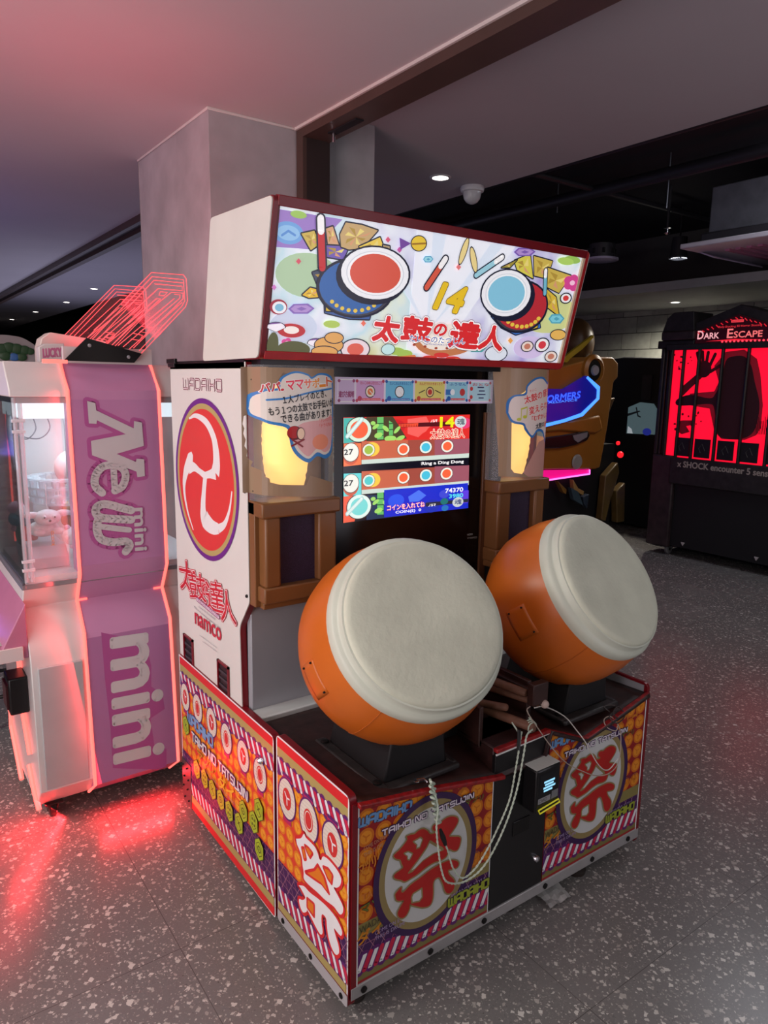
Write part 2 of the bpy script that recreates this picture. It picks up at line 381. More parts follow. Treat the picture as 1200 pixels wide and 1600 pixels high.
# brown door-frame track along the ceiling and its post against the pillar
t = MB(); t.box(.885, 1.03, -6, 1.86, 2.70, HR+.02, brown); t.box(.875, .885, -6, 1.86, H-.012, H, M('white_caulk', (225,220,215), .7))
struct('trim_1', t)
t = MB(); t.box(.885, .905, 1.80, 1.86, 0, 2.70, brown).box(.905, 1.03, 1.80, 1.86, 0, 2.70, M('dark_brown_metal', (52,40,38), .5))
struct('trim_2', t)
t = MB(); t.box(.865, .90, 2.84, 22, H-.05, H, brown).box(.90, .97, 2.84, 22, H-.02, H, M('rail_grey', (120,112,112), .4, .3)).box(.97, 1.03, 2.84, 22, H-.06, HR+.02, brown)
struct('trim_3', t)
t = MB(); t.box(1.01, 1.05, .0, .01, 2.69, 2.7, brown)
p = MB(); p.box(.455, .885, 1.862, 2.83, 0, H, pillar_m, ).box(.885, 1.33, 1.862, 2.83, 0, HR, pillar_m)
p.box(.452, .885, 1.857, 1.862, H-.012, H, M('white_caulk', (225,220,215), .7)).box(.45, .455, 1.857, 2.83, H-.012, H, M('white_caulk', (225,220,215), .7))
o = struct('wall_pillar', p, bevel=.006); o['label'] = 'grey skim coated square pillar behind the drum machine'
q = MB(); q.box(1.0, 1.7, 17, 17.6, 0, H, pillar_m)
struct('wall_pillar', q)
c = MB(); c.tube([(.965, 1.66, 2.70), (.965, 1.66, 2.655)], .008, M('chrome', (220,220,225), .15, 1), 10).box(.945, .985, 1.45, 1.68, 2.694, 2.7, blackpaint)
root = root_mesh('door_catch', c, (.965, 1.66, 2.655)); tag(root, 'small chrome door catch under the brown ceiling frame beside the pillar', 'door catch')
# block wall on the far right, blocks laid one by one
w = MB(); w.box(7.0, 7.2, -6, 22, 0, 3.4, M('block_mortar', (74,74,72), .95)); wall = struct('wall_right', w, smooth=False)
bmats = [M('block_%d' % i, c, .9, noise=.1, ns=14, bump=.35, bs=45) for i, c in enumerate([(150,152,142), (140,141,133), (160,161,150)])]
bmeshes = []
for m_ in bmats:
    mb = MB().box(-.02, .012, .004, .406, .004, .192, m_); o = mb.build('block', wall, bevel=.003); bmeshes.append(o.data); bpy.data.objects.remove(o)
for r_ in range(8):
    for k in range(15):
        o = link('block', bmeshes[random.randrange(3)], wall)
        o.location = (7.0-.012+random.uniform(-.002, .002), .6+k*.41+(r_ % 2)*.205, 1.06+r_*.197)
s_ = MB(); s_.box(5.45, 7.0, -6, 9, 2.50, 2.58, M('grey_cornice', (150,150,148), .8)); struct('trim_4', s_)
# ------------------------------------------------------------------ ceiling fittings
wht = M('white_plastic', (226,226,228), .35); lampglow = M('lamp_glow', (255,248,236), .4, e=14, noise=0)
def downlight(loc, label, group, power=9, r=.042, lit=True, angle=110):
    t = thing('downlight', label, 'downlight', loc, group)
    MB().lathe([(0, r*1.35), (.004, r*1.3), (.006, r), (.0, r*.98)], (loc[0], loc[1], loc[2]), (0, 0, -1), wht, 24, cap=False).build('trim_ring', t)
    MB().lathe([(-.0, r*.97), (.001, r*.9)], loc, (0, 0, -1), lampglow, 20).build('lamp', t)
    s = spot('downlight_beam', (loc[0], loc[1], loc[2]-.03), power, angle=angle); return t
for p_, lab, g in (((688,277), 'lit round downlight in the grey ceiling beside the dome camera', None), ((147,451), 'largest and nearest of the row of lit downlights behind the pillar', None),
                   ((104,472), 'second of the four lit downlights receding at left', None), ((55.7,487), 'third of the four lit downlights receding at left', None), ((18.5,499), 'farthest of the four lit downlights, at the left edge', None)):
    x = on(p_, 2, HR-.001); downlight(tuple(x), lab, None if '688' in str(p_) else 'row of downlights in the far left ceiling', 14, .05)
x = on((1055,472), 2, 2.499); downlight(tuple(x), 'lit downlight under the grey cornice above the block wall', None, 110, .045, angle=165)
# dome camera
x = on((738,292), 2, HR); t = thing('security_camera', 'white dome security camera on the ceiling beside the downlight', 'camera', tuple(x))
MB().lathe([(0, .075), (.012, .078), (.03, .074), (.034, .06)], x, (0, 0, -1), wht, 28).build('mount', t)
MB().lathe([(.03, .058), (.05, .058), (.075, .052), (.095, .036), (.106, .014), (.108, 0)], x, (0, 0, -1), M('camera_dome', (205,205,208), .2), 28).build('dome', t)
# ceiling speaker / fan cowl, pendant lamp, sprinkler, cassette air conditioner, pipes
x = on((940,404), 2, 2.9); t = thing('ceiling_speaker', 'round pale ceiling speaker with a grey drum body right of the sign box', 'speaker', tuple(x))
MB().lathe([(0, .17), (.02, .17), (.025, .155), (.028, 0)], x, (0, 0, -1), M('lilac_plastic', (200,190,220), .5), 32).build('grille', t)
b_ = MB().lathe([(0, .13), (.14, .13)], x, (0, 0, 1), M('dark_grey_metal', (58,56,62), .5), 28)
for k in range(8): b_.box(x.x+.128*cos(k*pi/4)-.012, x.x+.128*cos(k*pi/4)+.012, x.y+.128*sin(k*pi/4)-.012, x.y+.128*sin(k*pi/4)+.012, x.z+.04, x.z+.09, blackpaint)
b_.build('housing', t)
x = on((1060,404), 2, 2.85); t = thing('pendant_downlight', 'lit cylinder pendant downlight hanging from the black ceiling', 'lamp', tuple(x))
MB().lathe([(0, .085), (.015, .09), (.02, .082), (.2, .07)], x, (0, 0, 1), M('grey_can', (44,43,48), .5), 28).build('housing', t)
g_ = MB().lathe([(-.002, .078), (-.001, .078)], x, (0, 0, 1), M('pendant_glow', (235,240,255), .4, e=5, noise=0), 28); g_.build('lamp', t)
for k in range(7): MB().box(x.x-.075, x.x+.075, x.y-.06+k*.02-.002, x.y-.06+k*.02+.002, x.z-.008, x.z-.001, M('grey_can', (44,43,48), .5)).build('baffle', t)
MB().tube([x+Vector((0, 0, .2)), x+Vector((0, 0, .5))], .008, blackpaint).build('rod', t)
spot('pendant_beam', tuple(x-Vector((0, 0, .04))), 12, angle=80)
x = on((1043,356), 2, 3.0); t = thing('sprinkler', 'tiny metal sprinkler head hanging above the pendant downlight', 'sprinkler', tuple(x))
MB().tube([x, x+Vector((0, 0, .35))], .012, M('pipe_black', (34,33,38), .5)).build('pipe', t)
MB().lathe([(0, .012), (.015, .03), (.02, .012), (.05, .012), (.055, .035), (.06, .01)], x-Vector((0, 0, .06)), (0, 0, 1), M('chrome', (220,220,225), .15, 1), 14).build('head', t)
t = thing('air_conditioner', 'ceiling cassette air conditioner with grey casing and pink grille at right edge', 'air conditioner', (5.35, 1.95, 2.72))
MB().box(4.9, 5.9, 1.3, 2.2, 2.84, 3.2, M('galvanised', (128,130,136), .45, .6, noise=.15)).build('casing', t, bevel=.01)
MB().box(4.86, 5.94, 1.26, 2.24, 2.76, 2.84, M('galvanised_dark', (58,56,60), .5, .3)).build('lower_casing', t, bevel=.01)
MB().box(4.75, 6.05, 1.1, 2.35, 2.72, 2.76, M('ac_panel', (205,198,208), .4)).build('panel', t, bevel=.008)
for k in range(9): MB().box(5.02, 5.78, 1.35+k*.09, 1.39+k*.09, 2.705, 2.722, M('ac_slat', (190,120,150), .4)).build('slat', t)  # slats have a pink base colour, no emission
for k, (y0, y1, s) in enumerate(((1.12, 1.28, -1), (2.18, 2.34, 1))): MB().box(5.0, 5.8, y0, y1, 2.69, 2.70, M('ac_flap', (190,180,205), .35), Matrix.Rotation(.4*s, 3, 'X'), (5.4, (y0+y1)/2, 2.71)).build('flap', t)
pm = M('pipe_black', (34,33,38), .5)
for i, (a, b, r, lab) in enumerate((((3.2, 7, 3.1), (3.2, -3, 3.1), .03, 'dark pipe running along the black ceiling nearest the soffit'), ((2.9, 2.9, 3.22), (6.9, 2.9, 3.22), .025, 'dark pipe crossing the black ceiling above the pendant lamp'),
                                    ((4.3, 7, 3.2), (4.3, -2, 3.2), .05, 'thickest dark duct pipe under the black ceiling'))):
    root = root_mesh('ceiling_pipe', MB().tube([a, b], r, pm, 12), a); tag(root, lab, 'pipe')
for i, (x, y, lab) in enumerate(((4.3, 2.2, 'thin hanger rod near the air conditioner'), (4.3, 3.3, 'thin hanger rod above the yellow machine'), (5.0, 1.6, 'thin hanger rod at the right frame edge'))):
    root = root_mesh('hanger_rod', MB().tube([(x, y, 2.95 if i != 1 else 3.1), (x, y, 3.35)], .006, M('rod_steel', (80,80,86), .4, .8), 6), (x, y, 2.95)); tag(root, lab, 'rod')

# ================================================================== THE DRUM MACHINE
WD = 1.19
dm = thing('drum_arcade_machine', 'two-player taiko drum arcade machine with orange drums and a lit sign box on top', 'arcade machine', (.595, .55, 0))
white = M('white_laminate', (224,223,217), .38, noise=.03, ns=4)
redc = M('dark_red_edge', (120,14,26), .32, noise=.08)
redt = M('red_trim', (176,26,30), .4, noise=.12, ns=20)
blackp = M('black_plastic', (20,19,21), .35, noise=.1)
blackm = M('black_matt_metal', (17,16,18), .55, noise=.15, ns=20)
skirtm = M('scuffed_aluminium', (176,174,174), .42, .35, noise=.1, ns=12)
boltm = M('black_bolt', (30,28,28), .4, .5)
WHT=(240,240,240); RED=(214,36,42); DRED=(176,24,34); GOLD=(178,160,96); PUR=(96,30,108); DPUR=(66,24,84); MAG=(196,34,92); ORG=(232,128,26); ORG2=(246,166,44); LIME=(176,196,44)
def bolt(parent, c, d, r=.007): MB().lathe([(0, r), (.004, r), (.006, r*.5)], c, d, boltm, 12).build('bolt', parent)

# --- body
hp = round_poly([(1.153,1.648,.0),(.556,1.648,.0),(.556,.955,.01),(.628,.862,.02),(.620,.60,.0),(1.153,.60,.0)], .01)
for s, x in ((1, 0), (-1, WD)):
    mb = MB().prism(hp, 0, x, x+s*.004, white)
    sp = mb.build('side_panel', dm, bevel=.001)
    MB().prism([(y-(.001 if y < .7 else 0), z) for y, z in hp], 0, x+s*.004, x+s*.022, redc).build('panel_edge', sp)
b = MB().box(.022, WD-.022, .62, 1.15, .10, 1.62, blackp); b.build('rear_body', dm)
MB().box(.0, WD, .56, 1.153, 1.63, 1.655, blackp).build('top_board', dm)
greyp = M('grey_painted_metal', (168,170,176), .45, .2, noise=.03)
MB().box(.022, WD-.022, .592, .62, .58, .965, greyp).build('front_sheet', dm, bevel=.003)
MB().box(.022, WD-.022, .53, .595, .575, .600, M('pale_ledge', (205,208,206), .4)).build('rear_ledge', dm, bevel=.004)
# --- left side print (white panel)
A = Art((0,0,0), (0,-1,0), (0,0,1), (-1,0,0))
def z4(p): return (260+p[0]/3.636, 560+p[1]/3.636)
MAR = (120,30,60)
sqtext(A, 'WADAIKO', (286.5,607), (346.5,611), 15, ((.26, MAR), (.11, (236,222,224))), px=True)
cy, cz = -.866, 1.281
A.disc((cy,cz), .259, (110,38,140), n=64); A.disc((cy,cz), .243, (186,168,104), n=64); A.disc((cy,cz), .226, (226,58,54), n=64)
def sw(pts, ws): 
    q = bl([A.uv(z4(p)) for p in pts], 5); n = len(pts)-1
    w = [ws[min(int(i/5), n)]*(1-(i/5-int(i/5)))+ws[min(int(i/5)+1, n)]*(i/5-int(i/5)) for i in range(len(q))]
    L_, R_ = [], []
    for i, p in enumerate(q):
        t = Vector(q[min(i+1, len(q)-1)])-Vector(q[max(i-1, 0)]); t.normalize(); n_ = Vector((-t.y, t.x))*w[i]*1.05; L_.append(tuple(Vector(p)+n_)); R_.append(tuple(Vector(p)-n_))
    ts = []
    for i in range(len(q)-1): ts += [[L_[i], R_[i], R_[i+1]], [L_[i], R_[i+1], L_[i+1]]]
    A.tris(ts, WHT, flat=len(ts))
sw([(132,342),(170,325),(228,362),(268,440),(284,520),(288,600),(282,650)], [.003,.007,.012,.016,.021,.025,.028])
sw([(282,652),(250,658),(222,664)], [.02,.012,.01])
sw([(156,975),(122,860),(104,740),(112,650),(138,575),(150,540)], [.003,.006,.010,.018,.024,.008])
sw([(130,618),(160,616),(190,640),(224,668)], [.022,.014,.010,.012])
sw([(224,668),(216,760),(212,850),(222,910),(262,955),(300,968)], [.014,.015,.020,.034,.024,.016])
sw([(300,968),(335,940),(362,860),(376,755)], [.014,.010,.006,.003])
for ch, cx, cyy, w, h in (('太',296,898,26,50),('鼓',311,915,26,46),('の',325,922,17,24),('達',339,930,28,52),('人',359,946,24,54)):
    a = (cx-w/2, cyy+h/2-4); b2 = (cx+w/2, cyy+h/2+4)
    for off, c in ((.062,(205,36,52)),(.034,WHT),(.010,(206,30,44))): A.text(ch, a, b2, h*.86, c, off=off, px=True)
A.stroke([(309,936),(343,964)], .016, (150,70,120), px=True); A.stroke([(309,936),(343,964)], .010, (226,214,226), px=True)
A.text('WADAIKO MASTER', (310,939), (342,965), 4.5, (150,70,120), px=True)
A.text("Come On Everybody!", (312,950), (338,970), 4, (110,100,120), px=True)
A.text("This is drumming Japanese Style", (304,950), (346,985), 4, (110,100,120), px=True)
A.text('namco', (306,974), (347,1002), 17, (206,40,62), off=.018, px=True)
A.text('TM', (366,972), (371,976), 4, (140,60,80), px=True)
A.stroke([(313,992),(340,1012)], .0016, (170,170,175), px=True); A.stroke([(318,1002),(340,1018)], .0016, (170,170,175), px=True)
A.build('emblem_print', dm)
for y, z in ((1.058,.645),(.752,.650)):
    m_ = MB(); 
    for a in ((y-.045,y+.045,z-.055,z-.048),(y-.045,y+.045,z+.048,z+.055),(y-.045,y-.037,z-.055,z+.055),(y+.037,y+.045,z-.055,z+.055)): m_.box(-.006, .0, a[0], a[1], a[2], a[3], redc)
    hd = m_.box(-.0015, .0, y-.04, y+.04, z-.05, z+.05, blackp).build('hand_hole', dm)
    for k in range(3): MB().box(-.004, -.0012, y-.034, y+.034, z-.03+k*.024, z-.022+k*.024, M('dark_grey_metal', (58,56,62), .5)).build('louvre', hd)
MB().box(-.006, .02, 1.10, 1.16, 1.636, 1.652, blackp).box(-.012,-.002,1.075,1.155,1.648,1.664,blackp).build('hinge', dm, bevel=.002)
for y, z in ((.566,1.605),(.566,1.285),(.566,.975)): bolt(dm, (-.0005, y, z), (-1,0,0), .005)

# --- lower side boards: two printed boards each side with a gap between
def lantern(A, u, v, kind, r=.05):
    A.rect(u-r*.42, u+r*.42, v-r*1.28, v+r*1.28, MAG); A.rect(u-r*.42, u+r*.42, v+r*1.12, v+r*1.28, PUR)
    A.disc((u,v), r*.9, PUR, r*1.1); A.disc((u,v), r*.8, (232,222,206), r)
    for k in range(-4, 5): A.rect(u-r*.8*math.sqrt(1-(k/5)**2)*.94, u+r*.8*math.sqrt(1-(k/5)**2)*.94, v+k*r/5-.0006, v+k*r/5+.0006, (196,184,176))
    A.disc((u,v), r*.42, (214,52,50), r*.56)
    if kind: A.stroke([(u-r*.2,v+r*.28),(u,v+r*.05),(u+r*.02,v-r*.3)], r*.09, WHT); A.stroke([(u,v+r*.05),(u+r*.25,v+r*.1)], r*.09, WHT)
    else:
        A.disc((u,v), r*.34, (232,222,206), r*.46); A.disc((u,v), r*.29, (214,52,50), r*.41)
def coins(A, u0, u1, v0, v1, r=.023, c=(ORG,ORG2)):
    j = 0; v = v0+r; hh = A.h
    while v < v1+r:
        u = u0+r; 
        while u < u1+r*.5:
            A.h = hh; A.disc((u,v), r*.95, c[0], n=18); A.disc((u,v), r*.68, c[1], n=14); A.stroke([(u-r*.35,v+r*.3),(u,v),(u,v-r*.4)], r*.16, c[0], n=4); A.stroke([(u,v),(u+r*.4,v+r*.1)], r*.16, c[0], n=4)
            u += r*2.02
        v += r*2.02; j += 1
    A.h = hh+2.5e-4
def barber(A, u0, u1, v0, v1, n, lean=1):
    A.rect(u0, u1, v0, v1, PUR); w = (u1-u0)/n; h = v1-v0; hh = A.h
    for k in range(n):
        u = u0+(k+.5)*w; d = lean*w*.28; A.h = hh+(k % 2)*1.3e-4
        A.stroke([(u-d,v1-w*.2),(u+d,v0+w*.2)], w*.34, WHT, n=8); A.stroke([(u-d+w*.5,v1-w*.2),(u+d+w*.5,v0+w*.2)], w*.38, (205,30,70), n=8)
        A.disc((u+w*.25, v1), w*.3, PUR, w*.16, n=10); A.disc((u-w*.25, v0), w*.3, PUR, w*.16, n=10)
    A.h = hh+3.2e-4
def lattice(A, u0, u1, v0, v1, s=.034):
    A.rect(u0, u1, v0, v1, DPUR); c = (178,120,140)
    k = u0-(v1-v0)
    while k < u1+.05:
        a, b = k, k+(v1-v0)*.6
        A.poly([(a,v0),(a+.0018,v0),(b+.0018,v1),(b,v1)], c); A.poly([(b,v0),(b+.0018,v0),(a+.0018,v1),(a,v1)], c); k += s
    v = v0+s*.6
    while v < v1: A.rect(u0, u1, v, v+.0014, c); v += s*.85
def side_board(name, y0, y1, z0, z1, rear):
    pl = round_poly([(y0,z1,.02),(y1,z1,.02 if not rear else 0),(y1,z0,.012),(y0,z0,.012)], .012)
    if rear: pl = round_poly([(y0,z1,.02),(y1,z1,.0),(y1,z0+.01,.03),(y0,z0,.015)], .01)
    o = MB().prism(pl, 0, -.006, .016, redc).build(name, dm, bevel=.0015)
    return o, pl
sb1, pl1 = side_board('side_board', .396, 1.150, .022, .606, True)
sb2, pl2 = side_board('side_board', .002, .380, .035, .622, False)
def side_art(sb, pl, y0, y1, z1, z0, rear):
    cc = [(-y, z) for y, z in pl]; 
    ar = sum(cc[i][0]*cc[(i+1) % len(cc)][1]-cc[(i+1) % len(cc)][0]*cc[i][1] for i in range(len(cc)))
    if ar < 0: cc = cc[::-1]
    A = Art((-.006,0,0), (0,-1,0), (0,0,1), (-1,0,0), clips=[cc], base=.0003, step=1.5e-5)
    u0, u1 = -y1, -y0; i = .0055
    A.rect(u0, u1, z0, z1, WHT); A.rect(u0+i, u1-i, z0+i*1.2, z1-i, (222,40,44))
    a, b = u0+i, u1-i
    tz = z1-.034; A.rect(a, b, tz-.028, tz, GOLD); A.rect(a, b, z0+.06, tz-.028-.05, (226,66,44))
    coins(A, a, b, .235, tz-.075)
    barber(A, a, b, tz-.028-.050, tz-.028, int((b-a)/.036))
    bz = .088 if rear else .100
    lattice(A, a, b, bz+.05, .235); barber(A, a, b, bz, bz+.052, int((b-a)/.034))
    A.rect(a, b, bz-.030, bz, GOLD); A.rect(a, b, z0+i*1.2, bz-.030, (222,40,44))
    if not rear: A.rect(a-i, b+i, z0, z0+.036, (176,174,176)); A.rect(a-i, b+i, z0+.036, z0+.040, (120,30,30))
    return A
A = side_art(sb1, pl1, .396, 1.150, .606, .022, True)
for k, (y, z) in enumerate(((1.096,.458),(.976,.462),(.851,.461),(.729,.455),(.602,.452),(.485,.446))): lantern(A, -y, z, k % 2 == 0); A.h -= 3.5e-4*(k < 5)
sqtext(A, 'WADAIKO', (-1.075,.374), (-.845,.374), .036, ((.42,(60,60,130)),(.28,(126,168,214))))
sqtext(A, 'TAIKO NO TATSUJIN', (-1.035,.318), (-.57,.318), .030, ((.48,(90,40,110)),(.22,WHT)))
A.text('マツリ', (-.98,.275), (-.84,.275), .03, (120,110,40), off=.04); A.text('マツリ', (-.98,.275), (-.84,.275), .028, (190,170,40))
A.text('ダイコ', (-.80,.255), (-.60,.255), .05, (246,196,50), off=.03)
A.text('JAPANESE STYLE DRUMMING COME ON EVERYBODY', (-.97,.248), (-.66,.248), .012, (160,90,140)); A.text('THIS IS DRUMMING WADAIKO MASTER', (-.97,.230), (-.70,.230), .010, (160,90,140))
def hexa(A, u, v, r, k):
    H_ = lambda q: [(u+q*cos(pi/3*j+pi/6)*.92, v+q*sin(pi/3*j+pi/6)*1.1) for j in range(6)]
    A.poly(H_(r), (80,96,20)); A.poly(H_(r*.93), LIME); A.poly(H_(r*.66), (80,96,20)); A.poly(H_(r*.58), LIME)
    g = (80,90,24)
    if k % 3 == 0: A.disc((u,v), r*.34, g); A.disc((u,v), r*.2, LIME); A.disc((u,v), r*.1, g)
    elif k % 3 == 1: [A.rect(u+a*r*.2-r*.13, u+a*r*.2+r*.13, v+b*r*.24-r*.13, v+b*r*.24+r*.13, g) for a in (-1,1) for b in (-1,1)]
    else: A.stroke([(u-r*.25,v+r*.3),(u+r*.3,v-r*.35)], r*.14, g); A.stroke([(u+r*.2,v+r*.2),(u-r*.2,v-r*.1)], r*.12, g)
Z3 = lambda x, y: (270+x/4.447, 1080+y/4.447)
for k, (x, y) in enumerate(((100,235),(175,540),(230,605),(285,680),(342,750),(402,830),(470,915),(500,830),(572,905),(608,820),(612,1095))):
    u, v = A.uv(Z3(x, y)); hh_ = A.h; hexa(A, u, v, .036, k+2); A.h = hh_+1.6e-4*(k % 2)
A.build('side_print', sb1)
for y, z in ((1.10,.05),): 
    pp = MB().prism([(1.148,.026),(1.148,.2),(1.062,.2),(1.062,.024)], 0, -.0095, -.0068, M('punched_steel', (96,92,96), .4, .6)); pb = pp.build('corner_plate', sb1)
    for a in range(4):
        for c_ in range(2): bolt(sb1, (-.0095, 1.085+c_*.04+(.01 if a % 2 else 0), .05+a*.042), (-1,0,0), .0035)
MB().lathe([(0,.011),(.008,.011),(.012,.008),(.016,.004)], (-.006, .47, .50), (-1,0,0), M('chrome', (220,220,225), .15, 1), 16).build('cam_lock', sb1)
A = side_art(sb2, pl2, .002, .380, .622, .035, False)
for k, (y, z) in enumerate(((.316,.455),(.196,.455),(.075,.454))): lantern(A, -y, z, k != 1, .058)
z5 = lambda p: (420+p[0]/3.72, 1130+p[1]/3.72)
# large white brush character with a red edge
SUP = [(185,255),(235,250),(265,205),(282,242),(330,290),(375,340),(402,400),(418,455),(436,470),(455,432),(500,455),(560,520),(610,590),(637,660),(626,722),(590,746),(562,740),(602,820),(642,900),(657,950),(650,1000),(625,1012),(592,972),(560,930),(480,870),(400,792),(330,732),(290,692),(262,650),(262,590),(250,520),(243,440),(220,370),(195,310)]
SLO = [(210,720),(265,730),(320,790),(400,850),(480,920),(560,1010),(620,1110),(647,1190),(632,1226),(592,1182),(565,1150),(580,1220),(612,1330),(614,1400),(580,1412),(540,1340),(510,1240),(495,1140),(485,1050),(445,1010),(440,1090),(452,1190),(430,1212),(390,1150),(350,1070),(300,970),(290,985),(255,992),(225,930),(215,860),(250,868),(278,845),(240,765)]
SH_ = [[(280,590),(370,570),(405,520),(470,640),(515,800),(440,700),(350,640)],[(245,350),(265,350),(285,455),(268,460)],[(275,325),(310,350),(350,400),(325,440),(295,380)],[(460,540),(510,560),(550,620),(540,700),(505,650)],[(300,855),(365,910),(365,1030),(300,940)]]
glyph(A, lambda x, y: (435+x/6.4, 1270+y/6.4), [SUP, SLO], SH_, WHT, ORG, (222,40,44), .009)
A.build('side_print', sb2)
for y in (.345,.185,.03): bolt(sb2, (-.0065, y, .052), (-1,0,0), .008)
# right-hand side boards, seen only by their edges and inner face
MB().prism(pl1, 0, WD-.012, WD+.004, redc).build('side_board', dm, bevel=.001)
rb = MB().prism(round_poly([(.002,.620,.02),(.380,.620,.02),(.380,.035,.012),(.002,.035,.012)], .012), 0, WD-.008, WD+.004, redc).build('side_board', dm, bevel=.001)
MB().box(WD-.012, WD-.0085, .016, .372, .55, .612, greyp).build('inner_face', rb)

# --- front: printed panels, coin door, skirting, trim
def pf(x):                                           # height of the top edge of the front
    K = [(0,.602),(.25,.565),(.50,.518),(.5001,.518),(.69,.596),(.80,.548),(.863,.520),(1.0,.548),(1.19,.592)]
    for a, b in zip(K, K[1:]):
        if a[0] <= x <= b[0]: return a[1]+(b[1]-a[1])*(x-a[0])/(b[0]-a[0])
    return .592
LP = [(.016,.07),(.474,.07),(.474,pf(.474)),(.25,pf(.25)),(.016,pf(.016))]
RP = [(.703,.07),(1.178,.07),(1.178,pf(1.178)),(1.0,pf(1.0)),(.863,pf(.863)),(.80,pf(.8)),(.703,pf(.703))]
MAT_UP = [(355,370),(400,352),(440,345),(480,310),(530,292),(575,315),(600,345),(640,340),(662,320),(630,300),(632,262),(665,240),(700,235),(740,200),(790,170),(840,163),(880,175),(892,210),(870,260),(830,320),(798,368),(850,374),(900,376),(920,400),(906,470),(882,512),(845,518),(800,500),(770,575),(720,612),(640,640),(560,690),(470,762),(400,805),(340,838),(300,822),(250,812),(225,790),(240,758),(290,722),(322,690),(306,650),(292,612),(250,602),(224,575),(240,548),(285,508),(330,455),(366,400)]
MAT_LO = [(245,1005),(240,970),(270,930),(302,900),(300,940),(325,950),(400,872),(500,800),(600,722),(700,662),(800,620),(870,622),(898,650),(882,690),(830,708),(788,722),(800,770),(842,812),(858,850),(850,910),(822,952),(785,962),(755,932),(738,870),(700,797),(655,812),(632,860),(632,950),(622,1040),(592,1090),(530,1107),(470,1097),(412,1082),(390,1075),(385,1120),(352,1190),(312,1218),(275,1204),(266,1160),(300,1090),(330,1035),(280,1040),(252,1028)]
MAT_H = [[(428,422),(500,380),(522,398),(492,482),(463,492),(468,455)],[(332,545),(372,528),(417,550),(386,612),(368,604),(370,572)],[(600,418),(570,480),(480,612),(378,748),(420,728),(520,622),(640,542),(738,506),(722,488),(660,455)],[(424,965),(514,908),(520,1000),(490,1042),(413,1058),(408,1000)]]
def front_art(parent, dx, clips, u0, u1):  # print colours darkened, the front's shade is put into them
    A = Art((0,0,0), (1,0,0), (0,0,1), (0,-1,0), clips=clips, base=.0003, step=1.3e-5); A.du = dx
    a, b = .016, .476+(.02 if dx else 0)
    A.rect(a, b, .07, .63, (150,20,26)); coins(A, a, b, .26, .62, .0262, ((210,112,18),(230,144,32)))
    A.text('マツリ ダイコ', (.22,.49), (.45,.52), .05, (206,120,28), off=.05)
    for dz in (.0,): A.rect(a, b, .222, .262, (140,128,72))
    lattice(A, a, b, .15, .224); A.rect(a, b, .09, .152, (128,118,66)); A.rect(a, b, .092, .100, (160,24,28)); A.rect(a,b,.07,.092,(176,174,174))
    barber(A, a, b, .118, .176, 13, -1)
    A.rect(a, a+.005, .09, .63, WHT); A.rect(b-.005, b, .09, .63, WHT)
    sqtext(A, 'WADAIKO', (560,1292), (641,1264), 13, ((.42,(46,50,96)),(.28,(110,156,206))), px=True)
    A.text('マツリ', (.03,.29), (.12,.30), .025, (40,44,30), off=.05); A.text('マツリ', (.03,.29), (.12,.30), .024, (120,130,40)); A.text('TAIKO', (.03,.325), (.11,.33), .02, (220,130,60))
    A.text('WADAIKO', (.025,.236), (.13,.246), .02, (70,62,40)); A.text('ダイコ', (.02,.205), (.14,.215), .034, (220,140,36), off=.04)
    A.text('COME ON EVERYBODY', (.035,.465), (.14,.480), .011, (190,140,110)); A.text('THIS IS DRUMMING', (.035,.447), (.14,.462), .011, (190,140,110))
    A.text('マツリダイコ', (.025,.40), (.13,.42), .034, (222,140,40), off=.03)
    A.text('JAPANESE STYLE!', (.39,.300), (.470,.305), .011, (60,40,90)); A.text('マツリ', (.385,.268), (.472,.285), .022, (216,132,36), off=.04)
    c = (.240,.345); A.disc(c, .176, (58,26,78), .200, n=56); A.disc(c, .158, (150,132,84), .182, n=56); A.disc(c, .140, (206,208,206), .163, n=56)
    sqtext(A, 'TAIKO NO TATSUJIN', (596,1305), (738,1245), 8, ((.62,(58,26,78)),(.28,(232,222,232))), px=True)
    A.text('マツリ', (725,1257), (753,1248), 8, (40,44,30), off=.06, px=True); A.text('マツリ', (725,1257), (753,1248), 8, (130,130,44), px=True)
    glyph(A, lambda x, y: (580+x/6.667, 1250+y/6.667), [MAT_UP, MAT_LO], MAT_H, (186,28,24), (206,208,206), (150,132,84), .0042)
    A.text('JAPANESE STYLE', (.325,.205), (.455,.205), .012, (170,150,190)); 
    sqtext(A, 'WADAIKO', (.318,.182), (.466,.182), .024, ((.46,(40,40,50)),(.30,(160,172,50))))
    A.text('COME ON E.', (.07,.215), (.15,.217), .011, (170,150,190)); A.text('THIS IS DRUM!', (.07,.199), (.165,.201), .011, (170,150,190))
    return A
fp = MB().prism(LP, 1, 0, .014, redt).build('front_panel', dm)
front_art(fp, 0, [LP], 0, 0).build('front_print', fp)
fp2 = MB().prism(RP, 1, 0, .014, redt).build('front_panel', dm)
front_art(fp2, .681, [[(.703,.07),(.863,.07),(.863,pf(.863)),(.80,pf(.8)),(.703,pf(.703))], [(.863,.07),(1.178,.07),(1.178,pf(1.178)),(1.0,pf(1.0)),(.863,pf(.863))]], 0, 0).build('front_print', fp2)
MB().box(0, .016, -.003, .012, .055, .60, redc).build('corner_post', dm)
MB().box(WD-.012, WD, -.003, .012, .055, .59, redc).build('corner_post', dm)
sk = MB().box(.0, WD, -.004, .012, .055, .090, skirtm).build('skirting', dm, bevel=.002)
for p_ in ((568,1547),(672,1486),(756,1435.5),(851.5,1379.5),(925,1337),(981,1305)):
    x = on(p_, 1, -.004); bolt(sk, (x.x, -.004, .073), (0,-1,0), .009)
